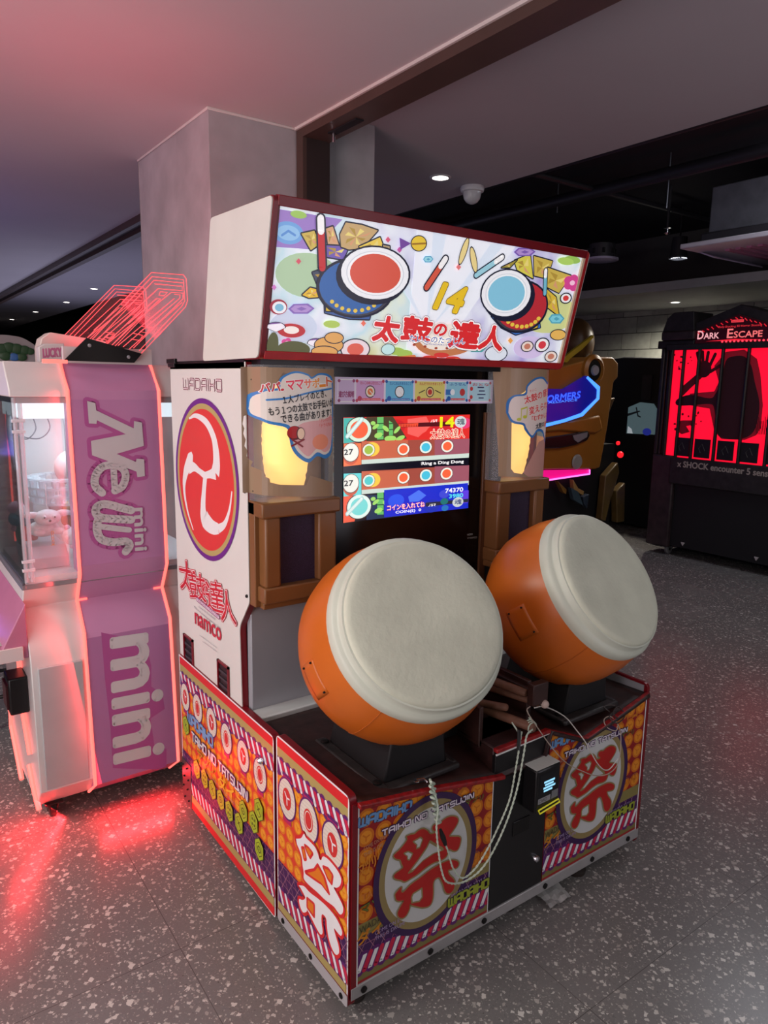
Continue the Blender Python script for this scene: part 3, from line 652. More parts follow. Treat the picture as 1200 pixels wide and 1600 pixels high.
cd_ = MB().prism(round_poly([(.477,.092,.006),(.700,.092,.006),(.700,pf(.69)-.015,.01),(.477,.578,.0)], .004), 1, -.001, .012, blackp).build('coin_door', dm, bevel=.001)
MB().tube([(.476,-.004,.584),(.69,-.004,.588)], .003, M('white_edge', (232,232,230), .4)).build('door_edging', cd_)
MB().lathe([(0,.012),(.004,.012),(.010,.009),(.012,.003)], (.667,-.001,.187), (0,-1,0), M('chrome', (220,220,225), .15, 1), 18).build('door_lock', cd_)
MB().box(.56, .63, -.0035, -.001, .30, .345, M('black_gloss', (10,10,12), .15)).build('coin_return', cd_, bevel=.001)
cr = MB().box(.592, .692, -.055, 0, .385, .520, blackp).build('card_reader', cd_, bevel=.006)
MB().box(.592, .690, -.052, -.004, .5205, .5215, M('reader_label', (206,210,204), .5)).build('label_plate', cr)
a_ = Art((.592,-.0555,0), (1,0,0), (0,0,1), (0,-1,0)); a_.rect(.012,.092,.44,.505,(14,16,22)); 
for i, (x0, x1) in enumerate(((.03,.075),(.034,.07),(.028,.078),(.03,.066))): a_.rect(x0, x1, .474-i*.009, .480-i*.009, (150,220,255), e=.9)
a_.rect(.008,.06,.415,.432,(150,150,154)); a_.text('CARD', (.012,.418), (.045,.418), .010, (40,40,44)); a_.rect(.064,.092,.415,.440,(120,122,126)); a_.build('reader_screen', cr)
MB().tube([(.600,-.060,.400),(.684,-.060,.408),(.690,-.060,.396),(.606,-.060,.387),(.600,-.060,.400)], .0022, M('yellow_slot', (214,206,40), .4, e=.25), 6).build('card_slot', cr)
# trim along the top edge of the front (two runs) and deck
def run(xs, y, name):
    m_ = MB(); n = len(xs)
    vs = []
    for x in xs:
        z = pf(x); vs += [(x, y-.010, z-.009), (x, y-.010, z+.003), (x, y+.006, z+.005), (x, y+.006, z-.009)]
    fs = [(0,1,2,3), tuple(4*(n-1)+k for k in (3,2,1,0))]
    for i in range(n-1):
        for j in range(4): fs.append((4*i+j, 4*i+(j+1) % 4, 4*i+4+(j+1) % 4, 4*i+4+j))
    m_.add(vs, fs, M('worn_red_trim', (144,20,24), .45, noise=.45, ns=60)).build(name, dm, bevel=.003); return
run([.012+.49*k/20 for k in range(21)], -.010, 'front_trim')
run([.69+.49*k/30 for k in range(31)], 0, 'front_trim')
m_ = MB(); m_.box(.474, .69, -.010, .008, .590, .602, M('worn_red_trim', (144,20,24), .45, noise=.45, ns=60)).build('front_trim', dm, bevel=.003)
wood = M('dark_lacquered_deck', (48,26,24), .42, noise=.45, ns=26, bump=.2, bs=40)
vs = []; NX, NY = 60, 14
for j in range(NY+1):
    y = -.012+.56*j/NY
    for i in range(NX+1):
        x = .018+1.158*i/NX; k = max(0, 1-y/.20); zf = pf(x) if not (.5 < x < .69) else .519+.0*x
        if .5 < x < .69: zf = .52
        vs.append((x, y, (.585)*(1-k)+(zf+.004)*k - .001))
m_ = MB().add(vs, [(j*(NX+1)+i, j*(NX+1)+i+1, (j+1)*(NX+1)+i+1, (j+1)*(NX+1)+i) for j in range(NY) for i in range(NX)], wood)
dk = m_.build('deck', dm); so = dk.modifiers.new('solid', 'SOLIDIFY'); so.thickness = .012; so.offset = -1
MB().prism([(.008,.10),(.008,.600),(.16,.600),(.16,.10)], 0, .478, .69, wood).build('coin_housing', dm, bevel=.004)
MB().box(.03, WD-.03, .03, 1.12, .10, .50, blackm).build('base_box', dm)
# casters and feet
rub = M('grey_rubber', (112,108,104), .6, noise=.15)
for x, y in ((.14,.10),(1.05,.16),(.10,1.02),(1.08,1.02)):
    c_ = MB().box(x-.03, x+.03, y-.03, y+.03, .085, .10, blackm).prism([(y-.012,.088),(y+.012,.088),(y+.03,.03),(y+.02,.02)], 0, x-.018, x-.014, blackm).prism([(y-.012,.088),(y+.012,.088),(y+.03,.03),(y+.02,.02)], 0, x+.014, x+.018, blackm).build('caster', dm)
    MB().lathe([(-.012,.026),(-.010,.031),(.010,.031),(.012,.026)], (x, y+.022, .031), (1,0,0), rub, 24).build('wheel', c_)
for x, y in ((.05,.06),(.93,.05),(.62,.07)):
    MB().lathe([(0,.032),(.012,.034),(.02,.02),(.022,.008),(.10,.008)], (x, y, 0), (0,0,1), M('rusty_foot', (46,36,32), .7, noise=.3), 20).build('foot', dm)

# --- speakers and lantern units, mirrored left and right
bw = M('bronze_plastic', (124,82,46), .38, noise=.1, ns=6)
mesh_m = M('speaker_mesh', (44,30,58), .6, noise=.5, ns=420, bump=.4, bs=400)
clear = glassy('clear_acrylic', (235,240,245), .16, .04)
yel = M('lantern_shade', (255,214,120), .5, e=1.0, noise=0, ec=(255,206,112)); yel2 = M('lantern_shade_rib', (255,190,90), .5, e=.72, noise=0, ec=(250,186,86))
for s, X in ((1, 0.0), (-1, 1.178)):
    def xr(a, b): return (X+s*a, X+s*b) if s > 0 else (X+s*b, X+s*a)
    sp = MB().box(*xr(.024,.252), .515, .60, .98, 1.235, bw).build('speaker_box', dm)
    MB().box(*xr(.004,.262), .470, .60, 1.218, 1.262, bw).build('ledge', sp, bevel=.006)
    MB().box(*xr(.012,.258), .476, .60, .968, 1.015, bw).build('ledge', sp, bevel=.005)
    MB().box(*xr(.020,.254), .500, .60, .945, .970, bw).build('ledge', sp, bevel=.004)
    MB().box(*xr(.018,.068), .480, .58, 1.013, 1.22, bw).build('stile', sp, bevel=.007)
    MB().box(*xr(.192,.254), .480, .58, 1.013, 1.22, bw).build('stile', sp, bevel=.007)
    MB().box(*xr(.066,.194), .506, .516, 1.015, 1.22, mesh_m).build('speaker_mesh', sp)
    MB().box(*xr(.004,.022), .52, .56, .95, 1.262, bw).build('stile', sp, bevel=.003)
    lu = MB().box(*xr(.004,.262), .575, .60, 1.26, 1.645, M('lantern_back', (140,112,86), .6, noise=.15)).build('lantern_unit', dm)
    # ribbed barrel shade
    prof = []
    for k in range(31):
        t_ = k/30; prof.append((-.155+.31*t_, .068*math.sin(pi*(.18+.64*t_))**.6 + .003*abs(sin(k*pi/2.5))))
    x0 = X+s*.125
    MB().lathe(prof, (x0, .560, 1.43), (0,0,1), yel, 32).build('lantern_shade', lu)
    # curved clear cover
    vs = []; n = 20
    for k in range(n+1):
        u = k/n; yy = .548-.086*max(0, sin(pi*u))**.26
        for z in (1.262, 1.640): vs.append((X+s*(.003+.262*u), yy, z))
    MB().add(vs, [(2*k, 2*k+2, 2*k+3, 2*k+1) for k in range(n)], clear).build('clear_cover', lu, ang=60)
    for z in (1.29, 1.60): bolt(lu, (X+s*.01, .535, z), (0,-1,0), .004)
    # brown card with a wavy opening around the lamp, printed on the inside of the cover
    def warp(u, v, X=X, s=s):
        f = min(1, max(0, (s*(u-X)-.003)/.262))*20; k_ = min(19, int(f)); g = lambda k: .086*max(0, sin(pi*k/20))**.26
        return g(k_)+(g(k_+1)-g(k_))*(f-k_)
    B = Art((0,.548,0), (1,0,0), (0,0,1), (0,-1,0), warp=warp, wplane=.07, base=.0006, step=3e-5, e=.10); B.grid = (X+s*.003-s*.262*(s < 0)*0, .0131) if s > 0 else (X-.265, .0131)
    tan = (150,124,100)
    pts = [(X+s*.005,1.27),(X+s*.26,1.27),(X+s*.26,1.635),(X+s*.005,1.635)]
    if s > 0:
        wav = [(398,652),(396,665),(399,672),(397,680),(401,690),(399,700),(404,708),(402,716),(408,724),(407,732),(415,738),(416,745),(422,748),(423,754),(436,757),(474,757),(480,742)]
        B.poly([(393,573),(420,573),(404,650)]+wav+[(524,755),(526,775),(396,775)], tan, px=True)
        B.poly([(393,573),(525,577),(526,640),(500,600),(440,582),(405,640),(404,651)], tan, px=True)
        cl = bl([(402,640),(404,618),(416,608),(432,606),(436,590),(456,580),(476,584),(483,589),(495,583),(512,585),(522,596),(523,640),(521,700),(508,716),(492,712),(478,722),(462,714),(452,700),(448,682),(444,668),(420,662),(406,652),(402,640)], 4)
        B.poly(cl, (62,130,196), px=True)
        cl2 = bl([(405,640),(407,620),(418,611),(434,609),(439,592),(457,583),(476,587),(483,592),(495,586),(510,588),(519,598),(520,640),(518,696),(506,710),(492,706),(478,716),(464,708),(456,696),(452,680),(448,664),(422,658),(408,650),(405,640)], 4)
        B.poly(cl2, (226,216,206), px=True)
        B.poly(bl([(455,672),(470,660),(505,655),(519,650),(518,694),(506,706),(492,700),(478,712),(466,704),(458,690),(455,672)], 4), (226,170,170), px=True)
        B.pdisc((498,690), 14, 12, (240,150,120))
        for ch, x, c in zip('パパ・ママサポート', (417,430.5,439,451,464,477,490,502,514), ((196,50,60),(196,50,60),(206,60,70),(232,70,90),(232,70,90),(240,120,90),(240,150,60),(240,150,60),(230,110,70))):
            y = 613-(x-417)*.10; w = 12 if ch != '・' else 4
            B.text(ch, (x-w/2, y), (x+w/2, y-1.0), 14 if ch not in '・ー' else 3, WHT, off=.09, px=True); B.text(ch, (x-w/2, y), (x+w/2, y-1.0), 14 if ch not in '・ー' else 3, c, off=.035, px=True)
        B.stroke(bl([(418,625),(445,622),(480,613),(518,607)], 4), .005, (62,130,196), px=True)
        ik = (34,28,34)
        B.text('１人プレイのとき、', (440,631), (508,620), 12, ik, off=.02, px=True); B.text('もう１つの太鼓でお手伝いが', (421,650), (522,634), 13, ik, off=.02, px=True)
        B.text('できる曲があります！', (437,661), (518,650), 13, ik, off=.02, px=True)
        B.text('「アンパンマン」', (496,660), (522,656), 6, (214,60,50), px=True); B.text('「ドラえもん」', (496,668), (522,664), 6, (214,60,50), px=True)
        # a drum on its stand
        B.pdisc((456,676), 11, 11, (90,20,24)); B.pdisc((455,675), 9.5, 9.5, (176,36,38)); B.pdisc((465,677), 6.5, 10, (90,20,24)); B.pdisc((465.5,677), 5.3, 8.6, (240,206,176))
        for a, b2 in (((452,696),(470,686)),((452,686),(468,697))): B.stroke([a, b2], .005, (140,30,34), px=True)
    else:
        B.poly([(787,573),(800,573),(796,745),(783,745)], tan, px=True)
        wav = [(790,650),(787,658),(789,664),(786,672),(788,680),(785,690),(788,700),(786,708),(790,716),(789,724),(795,730),(800,738),(810,740)]
        B.poly([(787,580)]+[(790,650)]+wav[1:]+[(840,742),(868,742),(866,745),(783,745)], tan, px=True)
        B.poly([(795,575),(870,578),(868,600),(850,590),(830,592),(815,612),(796,625),(790,650),(786,650)], tan, px=True)
        B.poly([(838,690),(868,680),(866,744),(820,744),(812,738)], (190,140,130), px=True)
        cl = bl([(792,645),(793,628),(800,618),(815,614),(818,602),(830,591),(845,589),(856,597),(862,592),(869,590),(868,640),(867,680),(862,698),(852,690),(845,676),(835,674),(826,684),(815,672),(812,664),(798,660),(792,645)], 4)
        B.poly(cl, (52,112,180), px=True)
        cl = bl([(794.5,645),(796,630),(802,620),(817,617),(820,604),(831,594),(844,592),(856,601),(862,595),(867,594),(866,640),(865,678),(861,692),(853,685),(846,672),(835,670),(826,680),(817,668),(814,661),(800,657),(794.5,645)], 4)
        B.poly(cl, (222,206,200), px=True)
        rr_ = (214,52,56)
        for st, a, b2, h, c in (('太鼓の音色を', (815,631), (873,612), 12, rr_), ('変えられるよ', (822,648), (873,632), 12, rr_), ('「むずかしさ」', (826,658), (861,650), 8, rr_), ('をえらぶ', (863,650), (873,647), 8, (34,28,40)), ('太鼓の', (832,670), (849,666), 8, (34,28,40)), ('皮のフチ', (850,666), (866,662), 8, rr_), ('をたたく', (867,662), (874,660), 8, (34,28,40))):
            if h > 10: B.text(st, a, b2, h, (240,230,225), off=.06, px=True)
            B.text(st, a, b2, h, c, off=.03, px=True)
        B.text('たいこ', (822,613), (833,610), 4, (214,52,56), px=True); B.text('ねいろ', (857,605), (866,603), 4, (214,52,56), px=True)
        for a in (807,815): B.pdisc((a,655-(a-807)*.5), 3, 2.5, (190,190,50)); B.stroke([(a+2.5,654-(a-807)*.5),(a+3.5,638)], .003, (190,190,50), px=True)
        B.stroke([(810,639),(818,636)], .005, (190,190,50), px=True)
        B.pdisc((866,675), 3, 3, (220,80,150))
    B.build('cover_print', lu)

# --- screen, bezel, instruction strip
bez = M('smoked_screen_glass', (18,11,10), .13, noise=0, spec=.3)
sc_ = MB().box(.255, .945, .556, .60, .86, 1.645, bez).build('screen_bezel', dm, bevel=.002)
MB().box(.905, .935, .545, .556, .87, 1.50, M('brown_bezel', (96,60,38), .35)).build('bezel_strip', sc_, bevel=.002)
MB().box(.935, .95, .50, .57, .87, 1.64, blackp).build('bezel_strip', sc_, bevel=.002)
D = Art((0,.5555,0), (1,0,0), (0,0,1), (0,-1,0), e=.95, rough=.15)
def zs(x, y): return (520+x/4.8, 630+y/4.8)
D.clips = [[D.uv(zs(76,898)), D.uv(zs(1010,785)), D.uv(zs(1028,85)), D.uv(zs(78,108))]]
def SP(*p): return [zs(*q) for q in p]
D.poly(SP((78,108),(1028,85),(1010,785),(76,898)), (16,14,26), px=True)
D.poly(SP((78,108),(1028,85),(1022,265),(76,300)), (206,44,40), px=True)
for p, r, c in (((460,180),85,(186,34,40)),((640,180),75,(232,92,84)),((840,190),100,(190,36,46)),((980,150),60,(214,60,110))): D.pdisc(zs(*p), r/4.8, r*.7/4.8, c)
D.poly(SP((560,120),(700,100),(735,170),(640,255),(560,230)), (226,92,86), px=True)
D.poly(SP((470,155),(900,135),(900,170),(470,182)), (80,20,26), px=True); D.poly(SP((475,158),(640,150),(640,175),(475,180)), (236,84,54), px=True)
for k in range(14): D.poly(SP((478+k*12,158),(484+k*12,158),(484+k*12,178),(478+k*12,178)), (150,40,34), px=True)
for y0 in (0, 585):                                        # bamboo and drum in each player's corner
    yy = lambda y, x=0: y+y0-(x*.06 if y0 else 0)
    D.poly(SP((250,yy(105)),(450,yy(100)),(555,yy(265)),(250,yy(290))), (70,60,40) if not y0 else (30,50,80), px=True)
    for x, w in ((355,48),(435,30)):
        D.poly(SP((x-w/2,yy(105 if x < 400 else 130,x)),(x+w/2,yy(103 if x < 400 else 150,x)),(x+w/2,yy(270,x)),(x-w/2,yy(272,x))), (96,176,96), px=True)
        for k in range(3): D.poly(SP((x-w/2,yy(150+k*45,x)),(x+w/2,yy(148+k*45,x)),(x+w/2,yy(155+k*45,x)),(x-w/2,yy(157+k*45,x))), (40,90,50), px=True)
    for p, rx, ry, rot in (((320,175),26,12,.5),((395,190),28,13,-.6),((480,200),30,12,.7),((300,150),18,12,0),((430,265),45,18,0),((505,262),35,14,.3),((340,240),30,16,.2)):
        u, v = D.uv(zs(p[0], yy(p[1], p[0]))); D.disc((u,v), rx/1900, (150,206,100), ry/1900, rot=rot)
def drumdisc(x, y, r, face, ring=(222,226,214), edge=(60,44,40)):
    D.pdisc(zs(x,y), r/4.8, r/4.8, edge); D.pdisc(zs(x,y), r*.93/4.8, r*.93/4.8, ring); D.pdisc(zs(x,y), r*.68/4.8, r*.68/4.8, face)
D.poly(SP((78,112),(200,108),(200,290),(76,300)), (60,170,160), px=True)
drumdisc(195,198,98,(226,92,56),(200,226,206)); D.poly(SP((76,700),(200,690),(160,885),(76,898)), (226,84,50), px=True); drumdisc(195,775,96,(112,204,200),(210,232,224))
for a, b2 in (((105,250),(215,120)),((105,830),(215,715))): D.stroke([zs(*a), zs(*b2)], .014, (150,190,190), px=True); D.stroke([zs(*a), zs(*b2)], .009, (206,226,220), px=True)
D.text('14', zs(802,178), zs(905,176), 15, (214,214,30), off=.05, px=True); D.pdisc(zs(955,140), 9, 9, (190,200,200)); D.text('魂', zs(930,165), zs(985,160), 10, (80,90,100), off=.03, px=True)
D.text('ノルマ', zs(730,145), zs(780,140), 4, WHT, off=.04, px=True)
for off, c in ((.06,(236,226,206)),(.012,(186,30,30))): D.text('太鼓の達人', zs(728,268), zs(985,258), 15, c, off=off, px=True)
for (t0, t1, b0, b1), left in ((((285),(265),(425),(375)),(226,112,66)), (((510),(465),(650),(580)),(96,204,206))):
    D.poly(SP((78,t0+18),(210,t0+13),(210,b0+35),(76,b0+50)), left, px=True)
    D.poly(SP((212,t0),(1022,t1),(1018,b1),(212,b0)), (150,72,60), px=True)
    D.poly(SP((212,t0),(560,t0-9),(560,b0-22),(212,b0)), (186,96,70), px=True); D.poly(SP((760,t1+9),(1022,t1),(1018,b1),(760,b1+18)), (146,82,96), px=True)
    D.poly(SP((212,b0),(1018,b1),(1016,b1+32),(212,b0+32)), (190,206,196), px=True)
for y, c in ((365,(200,100,60)),(598,(200,100,60))):
    D.pdisc(zs(132,y+20), 12.5, 16, (190,84,56)); D.pdisc(zs(132,y+4), 13, 15, (90,70,64)); D.pdisc(zs(132,y+3), 12, 14, (224,226,216)); D.text('27', zs(80,y+24), zs(148,y+18), 8.5, (40,40,46), off=.03, px=True)
for x, y, c in ((265,350,(150,180,70)),(525,345,(226,96,60)),(693,330,(70,180,206)),(854,322,(226,96,60)),(265,580,(80,190,190)),(525,557,(226,96,60)),(693,540,(70,180,206)),(848,527,(226,96,60))):
    if x == 265: D.pdisc(zs(x+ (30 if y > 500 else 25), y-5), 12, 11, (230,190,70))
    drumdisc(x, y, 48, c)
D.text('Ring a Ding Dong', zs(660,470), zs(975,452), 6, WHT, off=.03, px=True)
D.poly(SP((380,650),(1008,598),(1010,785),(380,855)), (28,44,190), px=True); D.poly(SP((560,700),(640,650),(695,690),(640,735),(570,740)), (70,110,226), px=True)
for p, r, c in (((470,730),60,(40,80,220)),((830,680),38,(60,70,200)),((990,700),60,(90,60,210)),((735,770),60,(30,50,170))): D.pdisc(zs(*p), r/4.8, r*.8/4.8, c)
D.poly(SP((690,745),(1010,715),(1010,740),(690,775)), (40,44,60), px=True)
D.text('74370', zs(838,672), zs(970,660), 6.5, WHT, off=.03, px=True); D.text('3980', zs(866,712), zs(970,702), 6, (90,220,226), off=.03, px=True)
D.pdisc(zs(932,740), 8.5, 7.5, (190,200,200)); D.text('魂', zs(908,760), zs(958,755), 8, (60,70,120), off=.03, px=True); D.text('ノルマ', zs(712,775), zs(765,770), 4, WHT, off=.04, px=True)
for off, c in ((.07,(206,60,70)),(.005,(244,232,232))): D.text('コインを入れてね', zs(402,806), zs(682,775), 8.5, c, off=off, px=True)
D.text('COIN(S)  0', zs(465,832), zs(655,812), 5, WHT, off=.04, px=True)
D.pdisc(zs(830,735), 6, 5, (30,110,110)); D.pdisc(zs(835,785), 5.5, 4.5, (40,110,180))
D.build('game_screen', sc_)
g_ = Art((0,.5555,0), (1,0,0), (0,0,1), (0,-1,0))
g_.text('HDMI', (730,837), (738,836), 3, (200,200,200), px=True); g_.text('© NAMCO', (730,842), (745,841), 3, (180,180,180), px=True); g_.build('bezel_print', sc_)
ir = MB().box(.285, .943, .545, .556, 1.531, 1.612, M('card_edge', (200,196,206), .5)).build('instruction_strip', sc_)
I = Art((0,.545,0), (1,0,0), (0,0,1), (0,-1,0), e=.16)
I.rect(.285,.943,1.531,1.612,(206,190,220))
def zi(x, y): return (500+x/4.286, 580+y/4.286)
for x0, x1, c, c2 in ((118,235,(206,180,216),(150,60,110)),(238,432,(206,160,206),(190,60,90)),(436,628,(110,190,226),(40,90,170)),(632,838,(226,214,120),(196,80,60)),(842,992,(150,206,226),(40,90,170)),(996,1145,(176,212,226),(190,60,80))):
    a = I.uv(zi(x0,48)); b2 = I.uv(zi(x1,48)); z0, z1 = 1.537, 1.606
    I.rect(a[0], b2[0], z0, z1, (236,232,236)); I.rect(a[0]+.002, b2[0]-.002, z0+.003, z1-.003, c); m_ = (a[0]+b2[0])/2; w = (b2[0]-a[0])
    for u in (a[0]+.005, b2[0]-.005):
        for v in (z0+.005, z1-.005): I.disc((u,v), .005, c2)
    if x0 == 118: I.text('遊び方説明', (a[0]+.004, 1.552), (b2[0]-.004, 1.552), .018, c2, off=.04); continue
    I.text({238:'たいこのめんをたたこう',436:'たいこのふちをたたこう',632:'れんだでたたきまくろう',842:'ふうせん',996:'おとな'}[x0], (a[0]+w*.16, 1.591), (b2[0]-w*.1, 1.591), .009, c2, off=.02)
    if x0 < 996:
        if x0 < 632: I.disc((m_,1.569), .019, (50,30,50)); I.disc((m_,1.569), .016, (236,226,206) if x0 != 436 else (240,246,250)); I.disc((m_,1.569), .010, (226,120,60) if x0 != 436 else (240,246,250)); I.stroke([(m_-.002,1.572),(m_+.012,1.558)], .003, (236,226,220))
        elif x0 == 632: I.disc((m_,1.569), .017, (50,30,50)); I.disc((m_,1.569), .014, (236,206,150)); I.disc((m_,1.569), .009, (196,60,50)); [I.stroke([(m_+q*.022,1.575),(m_+q*.045,1.566)], .003, (40,30,40)) for q in (-1,1)]
        else: I.rect(m_-.05, m_-.02, 1.560, 1.578, (60,120,190)); I.disc((m_-.02,1.569), .010, (240,246,250)); I.disc((m_+.024,1.569), .012, (196,60,60))
        I.rect(a[0]+w*.22, b2[0]-w*.14, 1.542, 1.549, (214,70,80) if x0 != 436 else (60,120,190)); I.text('つよくたたいてもおなじだよ', (a[0]+w*.24,1.5435), (b2[0]-w*.16,1.5435), .004, WHT)
        I.disc((a[0]+w*.14,1.548), .008, c2)
    else:
        for k, z in enumerate((1.593,1.565)): I.disc((a[0]+.012,z-.012), .007, (196,60,60))
        for k in range(4): I.rect(m_-.012+(k % 2)*.006, m_+.018+(k % 3)*.004, 1.584-k*.012, 1.588-k*.012, (40,40,90))
I.build('instruction_print', ir)
MB().box(.02, WD-.02, .50, .56, 1.640, 1.655, blackp).build('dark_lintel', dm)
s_ = MB().box(.60,.66,.548,.556,.885,.905,M('small_label', (220,216,206), .5)).build('label_plate', sc_)

# --- sign box (marquee)
MW = 1.20
ml = [(.372,2.050),(.466,1.654),(.853,1.650),(.765,2.059)]
def inset(p, d):
    cx = sum(a[0] for a in p)/4; cz_ = sum(a[1] for a in p)/4
    return [(a[0]+(d if a[0] < cx else -d), a[1]+(d if a[1] < cz_ else -d)) for a in p]
mq = MB().prism(inset(ml, .016), 0, .012, MW-.012, blackp).build('sign_box', dm)
for s, x in ((1, 0), (-1, MW)):
    pq = MB().prism(round_poly(inset(ml, .003), .016), 0, x-s*.004, x+s*.001, M('white_laminate_warm', (222,221,212), .4, noise=.03)).build('side_cheek', mq, bevel=.001)
    MB().prism(round_poly(ml, .018), 0, x+s*.001, x+s*.016, redc if s > 0 else redt).build('cheek_edge', mq, bevel=.001)
    if s < 0: MB().prism(round_poly(inset(ml, .001), .016), 0, x-.026, x-.016, M('cream_edge', (222,200,170), .4)).build('cheek_trim', mq)
fo = Vector((0,.466,1.654)); fv = Vector((0,-.094,.396)).normalized(); fn = Vector((0,-.396,-.094)).normalized(); fh = .407
def slab(u0, u1, v0, v1, h0, h1, m):
    vs = [fo+Vector((u,0,0))+fv*v+fn*h for u in (u0, u1) for v in (v0, v1) for h in (h0, h1)]
    return MB().add(vs, [(0,1,3,2),(4,6,7,5),(0,4,5,1),(2,3,7,6),(0,2,6,4),(1,5,7,3)], m)
slab(.014, MW-.014, .0, .022, -.02, .001, redt).build('frame_rail', mq, bevel=.002)
slab(.014, MW-.014, fh-.026, fh, -.02, .001, redc).build('frame_rail', mq, bevel=.002)
slab(.014, .022, .02, fh-.02, -.02, -.004, redc).build('frame_stile', mq); 
# backlit picture
mm = bpy.data.materials.new('sign_backdrop'); mm.use_nodes = True; nt = mm.node_tree; b_ = nt.nodes['Principled BSDF']; L = nt.links.new
tc = nt.nodes.new('ShaderNodeTexCoord'); n1 = nt.nodes.new('ShaderNodeTexNoise'); n1.inputs['Scale'].default_value = 4.5; n1.inputs['Detail'].default_value = 3; L(tc.outputs['Object'], n1.inputs['Vector'])
r1 = nt.nodes.new('ShaderNodeValToRGB'); cr_ = r1.color_ramp; cr_.elements[0].position = .28; cr_.elements[0].color = rgb((150,128,196)); cr_.elements[1].position = .74; cr_.elements[1].color = rgb((206,206,150))
for p_, c_ in ((.38,(196,196,226)),(.48,(226,232,240)),(.56,(190,216,226)),(.64,(220,230,214))):
    e_ = cr_.elements.new(p_); e_.color = rgb(c_)
L(n1.outputs[0], r1.inputs[0]); L(r1.outputs[0], b_.inputs['Base Color']); L(r1.outputs[0], b_.inputs['Emission Color']); b_.inputs['Emission Strength'].default_value = .62; b_.inputs['Roughness'].default_value = .25
lb = slab(.020, MW-.020, .020, fh-.024, -.02, -.008, mm).build('light_panel', mq)
Q = Art(fo-fn*.008, (1,0,0), fv, fn, e=.62, rough=.25, step=2e-5)
zq = lambda x, y: (400+x/2.2222, 300+y/2.2222)
QP = lambda *p: [zq(*a) for a in p]
K = (28,30,48)
Q.poly(QP((70,58),(300,95),(200,200),(62,190)), (150,120,190), px=True)
Q.poly(QP((560,130),(900,190),(640,560),(520,560)), (232,236,244), px=True)
for a in ((590,470,420,150),(590,480,640,130),(600,480,840,180)): Q.poly(QP((a[0],a[1]),(a[2]-25,a[3]),(a[2]+25,a[3])), (214,226,240), px=True)
for a, c in (((180,290,120),(168,196,160)),((1010,420,110),(200,206,140)),((130,470,90),(196,206,226)),((950,540,60),(206,190,226))): Q.pdisc(zq(a[0],a[1]), a[2]/2.4, a[2]/3.4, c)
Q.pdisc(zq(112,142), 24, 18, (110,160,214)); Q.pdisc(zq(112,142), 18, 12, (140,186,226)); Q.stroke(QP((90,150),(112,135),(135,150)), .006, (90,140,200), px=True)
def petal(pts, c=(196,172,80), zf=zq, w=.0075):
    q = [Q.uv(zf(*p)) for p in pts]; Q.stroke(q+[q[0]], w, K, n=6); Q.poly(q, c)
    cx = sum(p[0] for p in q)/len(q); cy_ = sum(p[1] for p in q)/len(q); n = len(q)
    for k in range(n):
        a, b2 = q[k], q[(k+1) % n]; Q.poly([((a[0]+b2[0])/2*.6+cx*.4, (a[1]+b2[1])/2*.6+cy_*.4), (a[0]*.7+cx*.3, a[1]*.7+cy_*.3), (cx, cy_)], ((170,140,60),(226,206,120),(206,150,110))[k % 3])
zp = lambda x, y: (410+x/4.444, 320+y/4.444)
def bigdrum(cx, cy, rx, ry, body, face, sgn):
    bx, by = cx-sgn*rx*.55, cy+ry*.55
    Q.pdisc(zq(bx,by), rx*1.12/2.22, ry*1.12/2.22, K)
    Q.pdisc(zq(bx,by), rx*1.04/2.22, ry*1.04/2.22, (60,60,70)); Q.pdisc(zq(bx-sgn*4,by-2), rx/2.22, ry/2.22, body)
    for k in range(9):
        a = pi*(.2+.6*k/8); Q.pdisc(zq(bx-sgn*4+rx*.82*cos(a), by+ry*.82*sin(a)), 7/2.22, 7/2.22, (222,190,70)); 
    Q.pdisc(zq(cx-sgn*10,cy+12), rx*1.03/2.22, ry*1.05/2.22, K); Q.pdisc(zq(cx,cy), rx*1.03/2.22, ry*1.03/2.22, K)
    Q.pdisc(zq(cx,cy), rx*.97/2.22, ry*.97/2.22, (232,234,238)); Q.pdisc(zq(cx,cy), rx*.83/2.22, ry*.83/2.22, (200,206,214)); Q.pdisc(zq(cx,cy), rx*.80/2.22, ry*.80/2.22, (238,240,242)); Q.pdisc(zq(cx,cy), rx*.73/2.22, ry*.73/2.22, face)
def stick(a, b2, w, c):
    Q.stroke(QP(a, b2), w*1.5, K, px=True); Q.stroke(QP(a, b2), w, c, px=True)
    m_ = (a[0]+(b2[0]-a[0])*.75, a[1]+(b2[1]-a[1])*.75); Q.stroke(QP(m_, b2), w, (236,236,236), px=True)
petal([(270,200),(360,180),(400,270),(335,315)], zf=zp); petal([(440,165),(488,150),(530,280),(455,280)], (206,160,120), zf=zp)
petal([(420,280),(600,290),(560,380),(440,360)], (110,90,170), zf=zp); petal([(578,122),(690,140),(800,178),(745,240),(690,300),(600,310),(545,290),(538,205)], (190,160,110), zf=zp)
petal([(670,290),(815,225),(850,320),(700,330)], (226,196,80), zf=zp); petal([(835,278),(882,288),(884,330),(845,330)], (170,150,120), zf=zp)
petal([(345,470),(430,440),(440,560),(400,600)], (60,70,90), zf=zp); petal([(425,590),(560,640),(760,720),(740,795),(600,790),(432,748)], (60,90,150), zf=zp); petal([(440,600),(520,640),(600,740),(440,735)], (206,176,50), zf=zp)
Q.stroke([Q.uv(zp(*p)) for p in ((330,600),(520,580))], .010, K); Q.stroke([Q.uv(zp(*p)) for p in ((330,600),(520,580))], .006, (206,170,110)); petal([(275,625),(330,575),(390,590),(385,640),(320,645)], (222,180,40), zf=zp)
